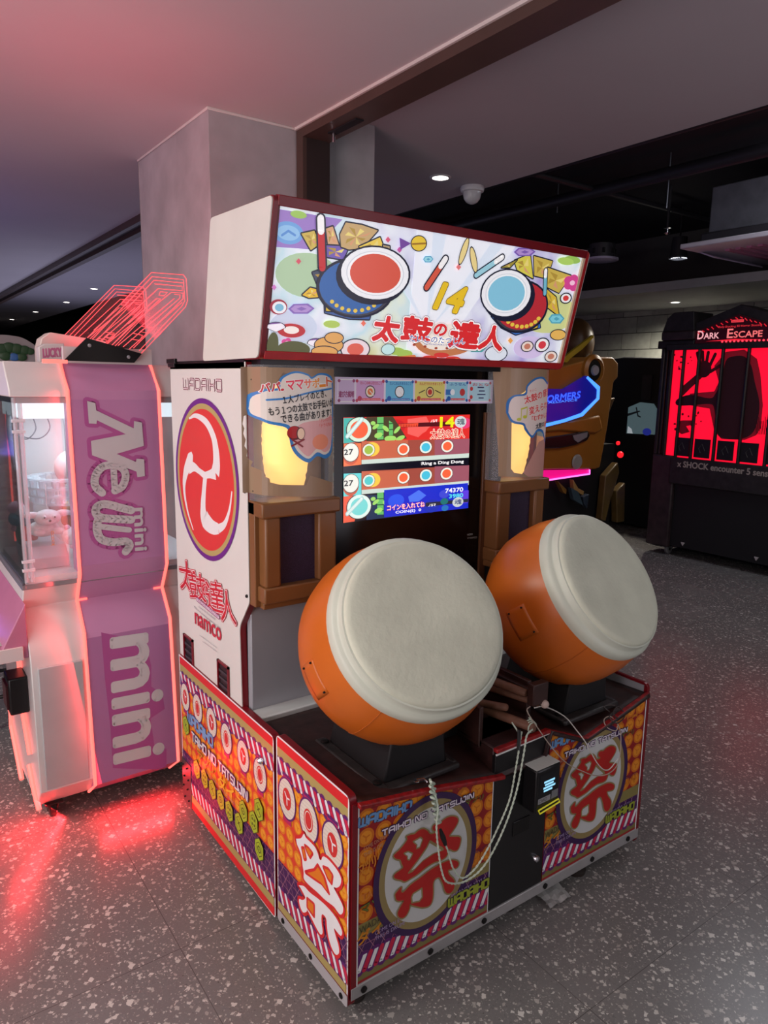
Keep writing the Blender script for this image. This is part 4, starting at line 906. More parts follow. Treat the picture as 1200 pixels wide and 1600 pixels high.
petal([(963,222),(1028,240),(1008,300),(965,290)]); petal([(1010,262),(1092,290),(1050,350),(1000,325)]); petal([(895,238),(950,215),(960,300),(905,270)], (206,196,80)); petal([(905,235),(880,262),(850,262)], (150,140,60))
petal([(1000,330),(1040,365),(1050,430),(1010,400)], (206,176,60)); petal([(815,430),(850,470),(900,495),(985,470),(975,400),(860,420)], (60,110,190)); petal([(905,440),(985,410),(975,470),(930,485)], (206,176,50))
bigdrum(414,283,122,94,(50,96,160),(206,84,66),1); bigdrum(868,352,88,84,(176,44,54),(128,190,214),-1)
stick((228,262),(222,92), .020, (186,40,44)); stick((590,330),(655,232), .018, (204,86,66)); stick((762,288),(852,226), .016, (150,200,214)); stick((1000,352),(1003,272), .014, (110,176,196))
# gems, petals, plum blossom, bell, little flags
def gem(x, y, w, h, c, c2):
    Q.poly(QP((x-w,y),(x-w*.6,y-h),(x+w*.5,y-h*1.1),(x+w,y-h*.1),(x+w*.5,y+h),(x-w*.6,y+h)), c2, px=True); Q.poly(QP((x-w*.8,y),(x-w*.5,y-h*.7),(x+w*.4,y-h*.75),(x+w*.8,y-h*.1),(x+w*.4,y+h*.7),(x-w*.5,y+h*.7)), c, px=True); Q.poly(QP((x-w*.35,y),(x,y-h*.45),(x+w*.4,y),(x,y+h*.4)), c2, px=True)
gem(595,233,18,11,(150,210,226),(90,160,190)); gem(930,208,38,14,(170,140,200),(120,90,170)); gem(155,405,46,17,(170,140,200),(130,100,176)); gem(765,540,34,15,(120,196,190),(80,160,160)); gem(1040,440,28,16,(120,196,210),(80,160,180))
for x, y, r in ((1095,315,30),(105,525,20)):
    for k in range(5): Q.pdisc(zq(x+r*.55*cos(k*1.257), y+r*.5*sin(k*1.257)), r*.5/2.22, r*.5/2.22, (206,70,140))
    Q.pdisc(zq(x,y), 4, 4, (240,190,214))
for x, y, c in ((145,78,(150,190,90)),(1095,235,(150,190,90)),(260,458,(170,196,90)),(485,552,(160,190,90)),(512,560,(160,190,90)),(1072,240,(170,206,100))): Q.pdisc(zq(x,y), 13, 6, c)
for x, y, c in ((145,240,(206,80,100)),(455,165,(206,90,120)),(495,200,(190,90,160)),(370,455,(226,110,90)),(60,330,(200,120,190)),(700,260,(220,120,120)),(880,515,(226,160,80))): Q.poly(QP((x-9,y),(x,y-11),(x+9,y),(x,y+11)), c, px=True)
Q.pdisc(zq(562,178), 13, 13, K); Q.pdisc(zq(562,178), 11.5, 11.5, (222,190,60)); Q.stroke(QP((540,180),(585,178)), .005, (150,110,40), px=True); Q.poly(QP((535,178),(495,158),(498,200)), (110,70,150), px=True)
for x, y, a in ((718,205,.2),(752,235,-.5)):
    u, v = Q.uv(zq(x, y)); Q.disc((u,v), .013, K, .042, rot=-a); Q.disc((u,v), .010, (226,206,140), .038, rot=-a)
# festival drum at lower left, fans, small drums along the bottom
Q.pdisc(zq(75,398), 14, 12, (150,30,50)); Q.pdisc(zq(78,400), 11, 9.5, (232,232,236)); Q.pdisc(zq(78,400), 7, 6, (120,180,206))
for x, y, rx, ry, c, c2 in ((342,545,48,34,(226,210,216),(214,96,80)),(990,530,22,22,(232,232,232),(206,60,70)),(1072,368,17,16,(236,236,236),(206,60,60))): Q.pdisc(zq(x,y), (rx+4)/2.22, (ry+4)/2.22, K); Q.pdisc(zq(x,y), rx/2.22, ry/2.22, c); Q.pdisc(zq(x,y), rx*.6/2.22, ry*.62/2.22, c2)
Q.pdisc(zq(55,530), 9, 20, (84,86,50)); Q.pdisc(zq(128,545), 26, 13, (84,86,50)); Q.pdisc(zq(120,480), 22, 11, (180,44,50)); Q.pdisc(zq(120,478), 12, 6, (236,226,220))
for x, y, rx, ry in ((66,470,22,16),(205,525,20,15)):
    q = [(x, y+ry)]+[(x+rx*1.6*cos(pi+pi*k/10), y+ry*1.3*sin(pi+pi*k/10)) for k in range(11)]
    Q.poly(QP(*q), K, px=True); Q.poly(QP(*[(x+(p[0]-x)*.9, y+(p[1]-y)*.9) for p in q]), (236,230,240), px=True); Q.poly(QP(*[(x+(p[0]-x)*.9, y+(p[1]-y)*.9) for p in q[3:9]]), (120,80,150), px=True)
for x, y, rx, ry in ((250,530,22,12),(268,505,14,8),(235,553,20,8)): Q.pdisc(zq(x,y), rx+1.5, ry+1.5, K); Q.pdisc(zq(x,y), rx, ry, (214,160,90))
for x, y in ((938,535),(1020,570)): Q.pdisc(zq(x,y), 10, 9, K); Q.pdisc(zq(x,y), 8.6, 7.6, (226,210,200)); Q.pdisc(zq(x,y), 5, 4.5, (190,120,100))
Q.pdisc(zq(1045,495), 13, 9, K); Q.pdisc(zq(1045,495), 11.5, 7.6, (222,176,90)); Q.pdisc(zq(830,560), 18, 13, K); Q.pdisc(zq(830,560), 16.5, 11.6, (214,222,232)); Q.pdisc(zq(455,545), 11, 9, K); Q.pdisc(zq(455,545), 10, 8, (190,226,226))
# bridge motif and title
Q.poly(bl(QP((512,455),(560,545),(640,570),(740,545),(775,460)), 5), (190,120,80), px=True); Q.poly(bl(QP((530,455),(575,530),(640,548),(725,525),(755,460)), 5), (236,226,214), px=True)
for p in ((600,575),(640,565),(680,578)): Q.pdisc(zq(*p), 12, 4, (206,60,56))
for k in range(6): Q.pdisc(zq(545+k*38, 530+abs(k-2.5)*-6+14), 2.4, 2, (160,70,50))
Q.stroke(QP((545,572),(485,578)), .014, (214,120,70), px=True); Q.stroke(QP((690,582),(730,590)), .012, (214,120,70), px=True)
TT = (('太',442,468,86,104),('鼓',548,468,98,100),('の',632,474,42,48),('達',712,488,96,108),('人',806,500,80,98))
for off, c in ((.135,(96,40,60)),(.115,(238,240,240)),(.058,(206,44,48))):
    for ch, x, y, w, h in TT: Q.text(ch, zq(x-w/2, y+h*.42), zq(x+w/2, y+h*.42+w*.10), h*.80/2.22, c, off=off, px=True)
for off, c in ((.075,(240,244,246)),(.012,(30,60,150))): Q.text('たいこのたつじん', zq(526,517), zq(720,528), 10, c, off=off, px=True)
Q.text('by WADAIKO MASTER', zq(580,530), zq(700,536), 3, (90,110,170), px=True)
for off, c in ((.07,(110,90,40)),(.045,(222,186,40))): Q.text('14', zq(612,400), zq(706,420), 40, c, off=off, px=True, shear=.2)
Q.build('sign_print', lb)
al = area('sign_tube_light', tuple(fo+Vector((.6,0,0))+fv*.2+fn*.03), tuple(fo+Vector((.6,0,0))+fv*.2+fn*1), 1.1, 1.6, (226,232,255), .34)

# --- drums
skin = M('drum_skin', (208,211,190), .62, noise=.10, ns=7, bump=.35, bs=75)
rimm = M('drum_collar', (208,213,196), .42, noise=.05, ns=6)
orm = M('orange_moulded_plastic', (206,104,30), .36, noise=.09, ns=3.5)
DC = []
for s, cx in ((-1, .222), (1, .948)):
    th = rad(35.7); yw = rad(8.57)*s
    n_ = Vector((sin(yw)*cos(th), -cos(yw)*cos(th), sin(th))); c = Vector((cx, .0044, 1.0235)); DC.append((c, n_))
    dr = MB().lathe([(.050,.2330),(.085,.247),(.13,.259),(.19,.2645),(.24,.262),(.29,.247),(.33,.224),(.36,.195),(.38,.15),(.385,0)], c, -n_, orm, 64).build('drum', dm, ang=50)
    MB().lathe([(-.0015,0),(-.002,.10),(-.001,.175),(0.000,.200),(.003,.211),(.010,.2165),(.016,.2165)], c, -n_, skin, 64, cap=False).build('drum_head', dr, ang=60)
    MB().lathe([(.010,.214),(.012,.221),(.030,.2235),(.034,.227),(.036,.2345),(.044,.2395),(.058,.2415),(.072,.2405),(.078,.232)], c, -n_, rimm, 64, cap=False).build('drum_collar', dr, ang=50)
    # moulding seam and service hatch on the flank
    side = Vector((-1,0,0)); side = (side-n_*side.dot(n_)).normalized(); dn = n_.cross(side)
    def surf(h, a, lift=0):
        P_ = [(.05,.233),(.085,.247),(.13,.259),(.19,.2645),(.24,.262),(.29,.247),(.33,.224),(.36,.195),(.38,.15)]
        for p, q in zip(P_, P_[1:]):
            if p[0] <= h <= q[0]: r = p[1]+(q[1]-p[1])*(h-p[0])/(q[0]-p[0]); break
        return c-n_*h+(side*cos(a)+dn*sin(a))*(r+lift)
    dsg = 1 if dn.z < 0 else -1
    MB().tube([surf(.07+.29*k/30, dsg*.80, .0004) for k in range(31)], .0012, M('orange_seam', (176,88,30), .4), 6).build('seam', dr)
    a0, a1, h0, h1 = -.03*dsg, .33*dsg, .150, .225; vs = []; n = 6
    for i in range(n+1):
        for j in range(n+1): vs.append(surf(h0+(h1-h0)*i/n, a0+(a1-a0)*j/n, .0014))
    ht = MB().add(vs, [(i*(n+1)+j, i*(n+1)+j+1, (i+1)*(n+1)+j+1, (i+1)*(n+1)+j) for i in range(n) for j in range(n)], orm).build('hatch', dr)
    so = ht.modifiers.new('solid', 'SOLIDIFY'); so.thickness = .003; so.offset = -1 
    for h, a in ((h0+.012,a0+.03*dsg),(h1-.012,a0+.03*dsg),(h0+.012,a1-.03*dsg)):
        q = surf(h, a, .0035); d = (surf(h, a, .01)-q).normalized(); bolt(dr, q-d*.003, d, .0028)
    # angular stand under the drum
    x0, x1 = (.135, .345) if s < 0 else (.825, 1.035)
    m_ = MB(); k = .03
    B_ = [(x0,.055),(x1,.055),(x1,.33),(x0,.33)]; T_ = [(x0+k,.045),(x1-k,.045),(x1-k,.30),(x0+k,.30)]
    vs = [(x,y,.575) for x,y in B_]+[(x,y,.775) for x,y in T_]
    m_.add(vs, [(3,2,1,0),(4,5,6,7),(0,1,5,4),(1,2,6,5),(2,3,7,6),(3,0,4,7)], blackm)
    st = m_.build('drum_stand', dm, bevel=.006)
    fm = M('worn_black_flange', (40,36,36), .5, noise=.4, ns=40)
    fl = MB().box(x0-.035, x0, .03, .35, .572, .588, fm).box(x1, x1+.02, .03, .35, .572, .588, fm).box(x0-.035, x1+.02, .02, .055, .568, .586, fm).build('stand_flange', st, bevel=.006)
    for y in (.06,.32): MB().lathe([(0,.012),(.004,.012),(.007,.007)], (x0-.018, y, .588), (0,0,1), boltm, 14).build('bolt', st)
# --- stick holder between the drums
hm = M('stick_holder_brown', (52,27,22), .5, noise=.25, ns=18)
sh_ = MB().box(.470, .484, .06, .28, .585, .700, hm).box(.660, .676, .06, .28, .585, .735, hm).box(.470, .676, .255, .27, .585, .745, hm).box(.470,.676,.06,.27,.585,.600,hm).build('stick_holder', dm, bevel=.003)
MB().box(.614, .676, -.005, .02, .69, .755, hm).box(.645,.676,.0,.27,.70,.72,hm).build('end_block', sh_, bevel=.003)
MB().box(.395, .47, .15, .27, .58, .69, blackm).build('speaker_block', sh_, bevel=.004)

# ================================================================== DRUMSTICKS, ROPES, PAPER
sw_ = M('worn_stick_wood', (116,78,60), .6, noise=.25, ns=30)
def stickobj(a, b2, r, lab, tape=False):
    a = Vector(a); b2 = Vector(b2); d = (b2-a).normalized(); Ln = (b2-a).length
    m_ = MB().lathe([(0,.2*r),(.002,r*.8),(.006,r)]+[(Ln*k/4, r) for k in range(1,4)]+[(Ln-.006,r),(Ln-.002,r*.8),(Ln,.2*r)], a, d, sw_, 18)
    o = root_mesh('drumstick', m_, a); tag(o, lab, 'drumstick', 'drumsticks in the holder')
    return o
stickobj((.545,.235,.640), (.600,-.030,.640), .0135, 'thick worn drumstick lying lowest in the holder, rope tied to its end')
stickobj((.590,.225,.690), (.655,.005,.688), .0115, 'drumstick lying above the lowest one with a pale knob at its end')
stickobj((.575,.245,.724), (.625,.030,.716), .0125, 'drumstick lying topmost in the brown holder')
stickobj((.520,.225,.655), (.580,.060,.672), .011, 'short drumstick half hidden behind the roped one')
root = root_mesh('stick_knob', MB().ball((.662,-.006,.688), .0125, M('knob_pale', (190,170,160), .5)), (.662,-.006,.688)); tag(root, 'small pale round knob on the end of a drumstick', 'knob')
def twisted(pts, r, mat, name, loc, lab, cat='rope', turns=240):
    # two strands wound round each other
    P_ = bl([tuple(p) for p in pts], 14) if len(pts) > 2 else pts
    P_ = [Vector(p) for p in P_]; m_ = MB()
    for ph in (0, pi):
        q = []; s = 0
        for i, p in enumerate(P_):
            t = (P_[min(i+1,len(P_)-1)]-P_[max(i-1,0)]).normalized(); a = t.cross(Vector((0,1,.01))).normalized(); b2 = t.cross(a)
            if i: s += (p-P_[i-1]).length
            q.append(p+(a*cos(s*turns+ph)+b2*sin(s*turns+ph))*r*.45)
        m_.tube(q, r*.62, mat, 6)
    o = root_mesh(name, m_, loc); tag(o, lab, cat); return o
def FY(px, y): return tuple(on(px, 1, y))
rope = M('pale_green_cord', (190,204,186), .7, noise=.1, ns=40)
def dense(pts, n=6): return bl(pts, n)
twisted(dense([FY((832,1140),-.035)]+[FY((823,1150),-.05), FY((818,1180),-.06), FY((806,1240),-.07), FY((785,1300),-.07), FY((757,1352),-.06), FY((727,1377),-.05), FY((700,1379),-.045), FY((690,1360),-.04), FY((684,1320),-.04), FY((682,1290),-.035), FY((684,1262),-.035), FY((678,1235),-.03), FY((672,1221),-.022)], 8), .0028, rope, 'rope_loop', (.35,-.05,.3), 'pale twisted rope looping from the thick drumstick down and up to the left deck hook')
twisted(dense([FY((815,1143),-.04), FY((811,1170),-.05), FY((806,1200),-.06), FY((796,1250),-.065), FY((775,1300),-.06), FY((757,1335),-.055), FY((740,1360),-.05), FY((722,1372),-.045), FY((708,1357),-.04), FY((700,1330),-.04), FY((695,1318),-.04)], 8), .0027, rope, 'rope_loop', (.45,-.05,.3), 'inner pale rope running beside the long loop to a black sleeve')
kn = [FY((672,1218),-.02)]; 
for k in range(26): kn.append(FY((674+k*.42+4.5*sin(k*1.9), 1222+k*2.6), -.028-.006*cos(k*1.9)))
o = root_mesh('rope_knot', MB().tube(bl(kn, 4), .0034, rope, 6), kn[0]); tag(o, 'knotted end of pale rope hanging from the left deck hook', 'rope')
o = root_mesh('rope_sleeve', MB().tube([FY((688,1296),-.034), FY((692,1308),-.037), FY((696,1320),-.04)], [.004,.0075,.005], blackp, 10), FY((696,1320),-.04)); tag(o, 'black heat shrink sleeve on the rope under the left deck hook', 'sleeve')
o = root_mesh('rope_sleeve', MB().tube([FY((811,1140),-.038), FY((811,1152),-.042), FY((810,1172),-.05)], .0052, blackp, 10), FY((810,1172),-.05)); tag(o, 'black sleeve on the rope just below the thick drumstick end', 'sleeve')
tie = []
for k in range(30): 
    a = k*2*pi/9; tie.append(Vector((.596+k*.0004, -.014, .640))+Vector((-.0,0,0))+Vector((.0155*cos(a), .001*k-.01, .0155*sin(a))))
o = root_mesh('rope_tie', MB().tube(tie, .0022, rope, 6).tube([FY((812,1148),-.035), FY((806,1138),-.02), FY((800,1129),.0)], .0022, rope, 6), tie[0]); tag(o, 'thin cord wound around the end of the lowest drumstick', 'rope')
wire = M('beige_wire', (176,160,146), .5, noise=.05)
o = root_mesh('steel_cable', MB().tube(bl([FY((828,1104),-.01), FY((824,1112),-.02), FY((842,1140),-.03), FY((864,1170),-.035), FY((885,1192),-.04), FY((910,1205),-.04), FY((932,1212),-.04), FY((952,1208),-.04), FY((966,1192),-.035), FY((970,1165),-.03), FY((968,1138),-.02), FY((955,1120),.0), FY((944,1124),.0), FY((948,1136),-.01), FY((962,1142),-.02), FY((966,1132),-.02)], 8), .0016, wire, 6), FY((828,1104),-.01)); tag(o, 'thin beige cable drooping across the right front panel emblem', 'cable')
o = root_mesh('steel_cable', MB().tube(bl([FY((835,1106),-.01), FY((848,1104),.0), FY((866,1110),.02), FY((885,1122),.02), FY((900,1140),.0), FY((915,1160),-.03), FY((935,1195),-.035), FY((950,1203),-.035), FY((966,1185),-.03)], 8), .0018, M('white_wire', (206,204,196), .5), 6), FY((835,1106),-.01)); tag(o, 'whiter cable arching from the pale stick knob over the right deck', 'cable')
o = root_mesh('cable_knot', MB().tube(bl([FY((952,1112),.01), FY((944,1104),.02), FY((958,1102),.01), FY((972,1110),.0), FY((966,1122),-.01), FY((958,1114),-.01), FY((966,1104),.0), FY((976,1118),-.01), FY((964,1130),-.02), FY((952,1120),-.01), FY((962,1110),.0)], 6), .002, M('dark_wire', (60,52,50), .5), 6), FY((958,1102),.01)); tag(o, 'dark tangled cable knot at the right deck edge', 'cable')
root = thing('deck_hook', 'small metal eyelet on the left deck edge holding the rope', 'hook', FY((655,1223),-.0))
x = Vector(FY((668,1222),-.012)); MB().lathe([(0,.009),(.003,.009),(.004,.005)], x+Vector((-.02,.02,.0)), (0,0,1), M('chrome', (220,220,225), .15, 1), 14).build('screw', root); MB().tube([x+Vector((-.02,.02,.003)), x+Vector((-.005,.01,.006)), x], .003, M('chrome', (220,220,225), .15, 1), 8).build('eye', root)
# crumpled paper on the floor under the skirting
pc = on((858,1394), 2, .01); m_ = MB(); vs = []
for j in range(7):
    for i in range(7): vs.append((pc.x-.05+i*.016+j*.003, pc.y-.05+j*.016, .004+.010*random.random()))
m_.add(vs, [(j*7+i, j*7+i+1, (j+1)*7+i+1, (j+1)*7+i) for j in range(6) for i in range(6)], M('crumpled_paper', (168,166,164), .8, noise=.12, ns=60))
o = root_mesh('paper_scrap', m_, (pc.x, pc.y, 0), ang=5); tag(o, 'crumpled white paper scrap on the floor under the coin door', 'paper')

# ================================================================== CLAW MACHINE (left)
cm = thing('claw_machine', 'white claw machine with a pink slab edged in red light, left of the drums', 'claw machine', (-.15, 1.55, 0))
cw = M('claw_white', (214,208,206), .35, noise=.03, ns=3); pinkp = M('pink_slab', (196,136,176), .4, noise=.03, ns=3)
led = M('red_led_tube', (255,90,84), .4, e=1.75, noise=0, ec=(255,106,96)); ledthin = M('red_led_line', (255,80,90), .4, e=1.15, noise=0, ec=(255,92,96))
XL, XR_, YB = -.483, .19, 1.86
upper = [(1.362,1.646),(1.284,1.556),(1.279,1.532),(YB,1.532),(YB,1.646)]
MB().prism(upper, 0, XL, XR_, cw).build('top_housing', cm, bevel=.004)
MB().box(XL+.012, XR_-.012, 1.290, YB-.01, 1.512, 1.534, M('claw_grey', (150,146,148), .5)).build('top_rail', cm)
lower = [(1.276,.905),(1.338,.812),(1.272,.702),(1.252,.645),(1.238,.165),(1.330,.072),(YB,.072),(YB,.905)]
MB().prism(lower, 0, XL, XR_, cw).build('lower_cabinet', cm, bevel=.003)
MB().box(XL+.02, -.320, 1.237, 1.25, .17, .62, M('claw_panel_grey', (176,176,178), .4)).build('service_panel', cm, bevel=.002)
MB().box(XL-.004, XR_, 1.272, 1.284, .893, .910, M('alu_edge', (190,188,194), .3, .7)).box(XL-.004, XL+.008, 1.272, YB, .893, .910, M('alu_edge', (190,188,194), .3, .7)).build('sill', cm, bevel=.002)
MB().box(XL, XR_, 1.84, YB, .905, 1.532, cw).build('back_wall', cm)
# slab: profile in (y,z), pink faces
sp_ = [(1.356,1.646),(1.274,1.555),(1.255,.924),(1.322,.8175),(1.245,.716),(1.211,.151),(1.318,.0737)]
sl = MB().prism(sp_+[(1.36,.0737),(1.36,1.646)], 0, -.304, -.006, pinkp).build('side_slab', cm)
for x, nm in ((-.308,1),(-.002,1)):
    MB().tube([(x, y, z) for y, z in [(1.42,1.640)]+sp_], .0062, led, 8).build('led_tube', sl)
for x0, x1 in ((-.302,-.275),(-.035,-.008)): MB().tube([(x0,1.318,.8175),(x1,1.318,.8175)], .004, led, 8).build('led_tube', sl)
MB().box(-.375, -.30, 1.283, 1.30, 1.642, 1.654, led).build('led_tube', sl)
v_ = Vector((0,-.019,.631)).normalized(); v_ = Vector((0,.019,.631)).normalized()
S1 = Art((-.304,1.255,.924), (1,0,0), v_, (0,-.631,.019), base=.0006, step=2e-4)
z2 = lambda x, y: (x/2.857, 420+y/2.857)
PK2 = (176,88,150); PK1 = (186,124,168); LG = (200,196,198)
S1.rect(.004, .294, .03, .60, (188,128,172))
N_ = [(388,590),(425,600),(428,632),(596,712),(597,680),(632,686),(641,790),(520,826),(606,862),(608,848),(642,850),(646,925),(612,930),(608,905),(410,832),(405,768),(560,738),(432,676),(430,692),(396,690)]
Npx = [z2(*p) for p in N_]
EE = [([(505,872),(512,992)], .022), ([(512,990),(545,970),(560,925),(545,890),(505,875),(455,885),(425,925),(425,970),(455,1000)], .027)]
WW = [([(585,1078),(545,1068),(470,1050),(432,1062),(428,1092),(460,1112),(585,1120)], .028), ([(470,1112),(438,1120),(432,1165),(450,1205),(500,1220),(560,1216),(578,1235),(560,1262)], .028), ([(575,1165),(510,1158),(450,1150)], .020)]
for grow, c in ((.013, PK2), (0, LG)):
    pts = [S1.uv(p) for p in Npx]
    if grow: S1.stroke(pts+[pts[0]], .001, c, grow=grow)
    S1.poly(pts, c)
    for L_ in (EE, WW):
        for q, w in L_: S1.stroke(bl([S1.uv(z2(*p)) for p in q], 5), w, c, grow=grow)
    a, b2 = z2(598,1070), z2(604,1258); S1.text('mini', a, b2, 17, c, off=.14 if grow else .04, px=True)
S1.build('slab_print', sl)
v2 = Vector((0,.034,.565)).normalized()
S2 = Art((-.304,1.211,.151), (1,0,0), v2, (0,-.565,.034), base=.0006, step=2e-4)
S2.rect(.004, .294, .0, .545, (176,118,164))
z3 = lambda x, y: (x/4, 900+y/4)
S2.poly([z3(*p) for p in ((632,352),(820,392),(840,360),(900,372),(945,560),(945,690),(1015,740),(1030,830),(940,890),(965,1060),(1040,1080),(1040,1190),(985,1210),(705,1200),(690,950),(655,640))], (172,84,146), px=True)
M_ = [([(668,432),(865,418)],.020),([(865,418),(890,470),(870,505),(820,540)],.014),([(672,555),(850,552),(895,590),(880,640)],.020),([(880,610),(860,700),(690,690)],.020),([(840,500),(835,548)],.012),
      ([(690,792),(905,796)],.020),([(955,800),(962,800)],.026),([(700,898),(890,905),(925,960),(905,1010),(850,1045),(715,1030)],.020),([(720,1137),(930,1137)],.020),([(982,1137),(988,1137)],.026)]
S2.text('mini', z3(700,398), z3(722,1170), 74, (204,200,202), off=.035, px=True)
S2.build('slab_print', sl)
# clear panes, corner tubes, hinges
pane = glassy('clear_pane', (225,240,245), .10, .03)
MB().box(XL+.006, -.312, 1.281, 1.284, .910, 1.530, pane).build('pane', cm)
MB().box(.004, XR_-.006, 1.281, 1.284, .910, 1.530, pane).build('pane', cm)
MB().box(XL+.003, XL+.006, 1.286, YB-.03, .910, 1.530, glassy('dark_reflection_pane', (54,62,66), .62, .05)).build('pane', cm)  # dark colour stands in for the pane's reflection of dark surroundings
tubem = glassy('acrylic_tube', (235,238,245), .42, .05)
for x, y in ((XL+.012,1.292),(XL+.032,1.300)): MB().tube([(x,y,.912),(x,y,1.53)], .007, tubem, 12).build('corner_tube', cm)
for z in (1.42,1.455,.955,.985): MB().box(XL+.002, XL+.042, 1.284, 1.296, z-.005, z+.005, M('clear_hinge', (226,226,232), .2)).build('hinge', cm, bevel=.001)
MB().box(-.40,-.392,1.80,1.835,.92,1.53,M('alu_edge', (190,188,194), .3, .7)).box(-.378,-.366,1.80,1.835,.92,1.53,M('alu_edge', (190,188,194), .3, .7)).build('back_frame', cm)
MB().tube([(-.418,1.82,.95),(-.418,1.82,1.52)], .004, led, 8).build('led_tube', cm)
MB().box(XL+.05, .15, 1.40, 1.80, 1.455, 1.515, M('interior_light', (226,246,255), .4, e=1.0, noise=0)).build('interior_lamp', cm, bevel=.004)
area('claw_interior_light', (-.15,1.55,1.45), (-.15,1.55,.9), .55, 2.3, (214,240,255), .3)
MB().box(XL+.02, XR_-.02, 1.30, YB-.02, .905, .925, cw).build('prize_floor', cm)
MB().prism([(1.40,.925),(1.40,.965),(1.44,1.0),(1.70,1.0),(1.70,.925)], 0, XL+.05, -.31, M('prize_ramp', (196,192,200), .4)).build('ramp', cm, bevel=.003)
MB().box(-.37,-.362,1.68,1.84,.925,1.13,M('clear_hinge', (226,226,232), .2)).build('divider', cm)
lv = MB().tube(bl([(-.425,1.70,1.47),(-.430,1.69,1.40),(-.425,1.69,1.33),(-.418,1.70,1.25)], 6), .010, wht, 10).build('lever', cm)
for k in range(2): MB().tube(bl([(-.34+k*.05,1.76,1.46),(-.33+k*.05,1.74,1.40),(-.36+k*.04,1.75,1.36),(-.39,1.79,1.37)], 6), .0025, M('grey_lead', (96,96,104), .5), 6).build('lead', cm)
# stepped clear ring tray for the prizes
ctr = Vector((-.250,1.60,1.17)); tc_ = glassy('tray_acrylic', (226,240,248), .38, .06)
rt_ = MB(); 
for z, R_ in ((1.135,.135),(1.165,.148),(1.195,.155),(1.225,.150)): rt_.lathe([(-.004,R_-.045),(-.004,R_),(.004,R_),(.004,R_-.045)], (ctr.x,ctr.y,z), (0,0,1), tc_, 36, cap=False)
rt = rt_.build('ring_tray', cm)
for r_ in range(3):
    for k in range(18):
        a = 2*pi*k/18+r_*.17; MB().lathe([(0,.012),(.026,.015),(.027,.010)], (ctr.x+(.128+.008*r_)*cos(a), ctr.y+(.128+.008*r_)*sin(a), 1.139+.03*r_), (0,0,1), tc_, 8, cap=False).build('cup', rt)
MB().ball((ctr.x+.03,ctr.y+.06,1.25), .07, M('pink_dome', (244,206,204), .4), (1,1,1)).build('dome', cm)
MB().tube([(ctr.x,ctr.y,1.22),(ctr.x,ctr.y,1.46)], .008, M('alu_edge', (190,188,194), .3, .7)).build('tray_stem', cm)
# control shelf, coin box, front lights, casters
MB().prism([(XL,.845),(XL,.655),(-.83,.655),(-.83,.688),(-.56,.700)], 1, 1.272, YB, M('pink_control_panel', (190,120,150), .35, noise=.05)).build('control_panel', cm, bevel=.003)
MB().box(-.84, -.50, 1.262, 1.272, .652, .700, cw).build('panel_edge', cm, bevel=.002)
for k in range(9): MB().lathe([(0,.003),(.0015,.0025)], (-.515-.02*(k % 3), 1.30+.03*(k//3), .699), (0,0,1), boltm, 8).build('rivet', cm)
bl_ = M('blue_button_glow', (120,110,255), .3, e=.9, noise=0)
for x, y in ((-.570,1.50),(-.66,1.62),(-.60,1.70)): MB().lathe([(0,.034),(.016,.034),(.026,.022),(.028,0)], (x,y,.703), (0,0,1), bl_, 22).build('button', cm)
cb = MB().box(-.545, XL, 1.335, 1.44, .43, .565, blackp).build('coin_box', cm, bevel=.006)
MB().box(-.552,-.545,1.35,1.43,.45,.54,M('coin_face', (60,20,26), .3)).build('coin_slot_plate', cb)
for pts in ([(-.490,1.80,.30),(-.490,1.79,.19),(-.492,1.60,.045)], [(-.490,1.40,.20),(-.490,1.33,.13),(-.485,1.29,.075)], [(-.490,1.45,.62),(-.492,1.44,.40),(-.490,1.36,.26)]): MB().tube(pts, .009, led, 8).build('led_tube', cm)
def caster(par, x, y, r, ang=.5):
    c_ = MB().box(x-.03,x+.03,y-.03,y+.03,2*r+.006,2*r+.012,blackm).prism([(y-.02,2*r+.006),(y+.02,2*r+.006),(y+.035,r),(y+.02,r*.6)], 0, x-.018, x-.014, blackp).prism([(y-.02,2*r+.006),(y+.02,2*r+.006),(y+.035,r),(y+.02,r*.6)], 0, x+.014, x+.018, blackp).build('caster', par)
    MB().lathe([(-.012,r*.85),(-.009,r),(.009,r),(.012,r*.85)], (x,y+.02,r), (1,0,0), blackp, 22).lathe([(-.014,r*.3),(.014,r*.3)], (x,y+.02,r), (1,0,0), M('alu_edge', (190,188,194), .3, .7), 14).build('wheel', c_)
for x, y in ((-.43,1.34),(.14,1.34),(-.44,1.78),(.14,1.78)): caster(cm, x, y, .030)
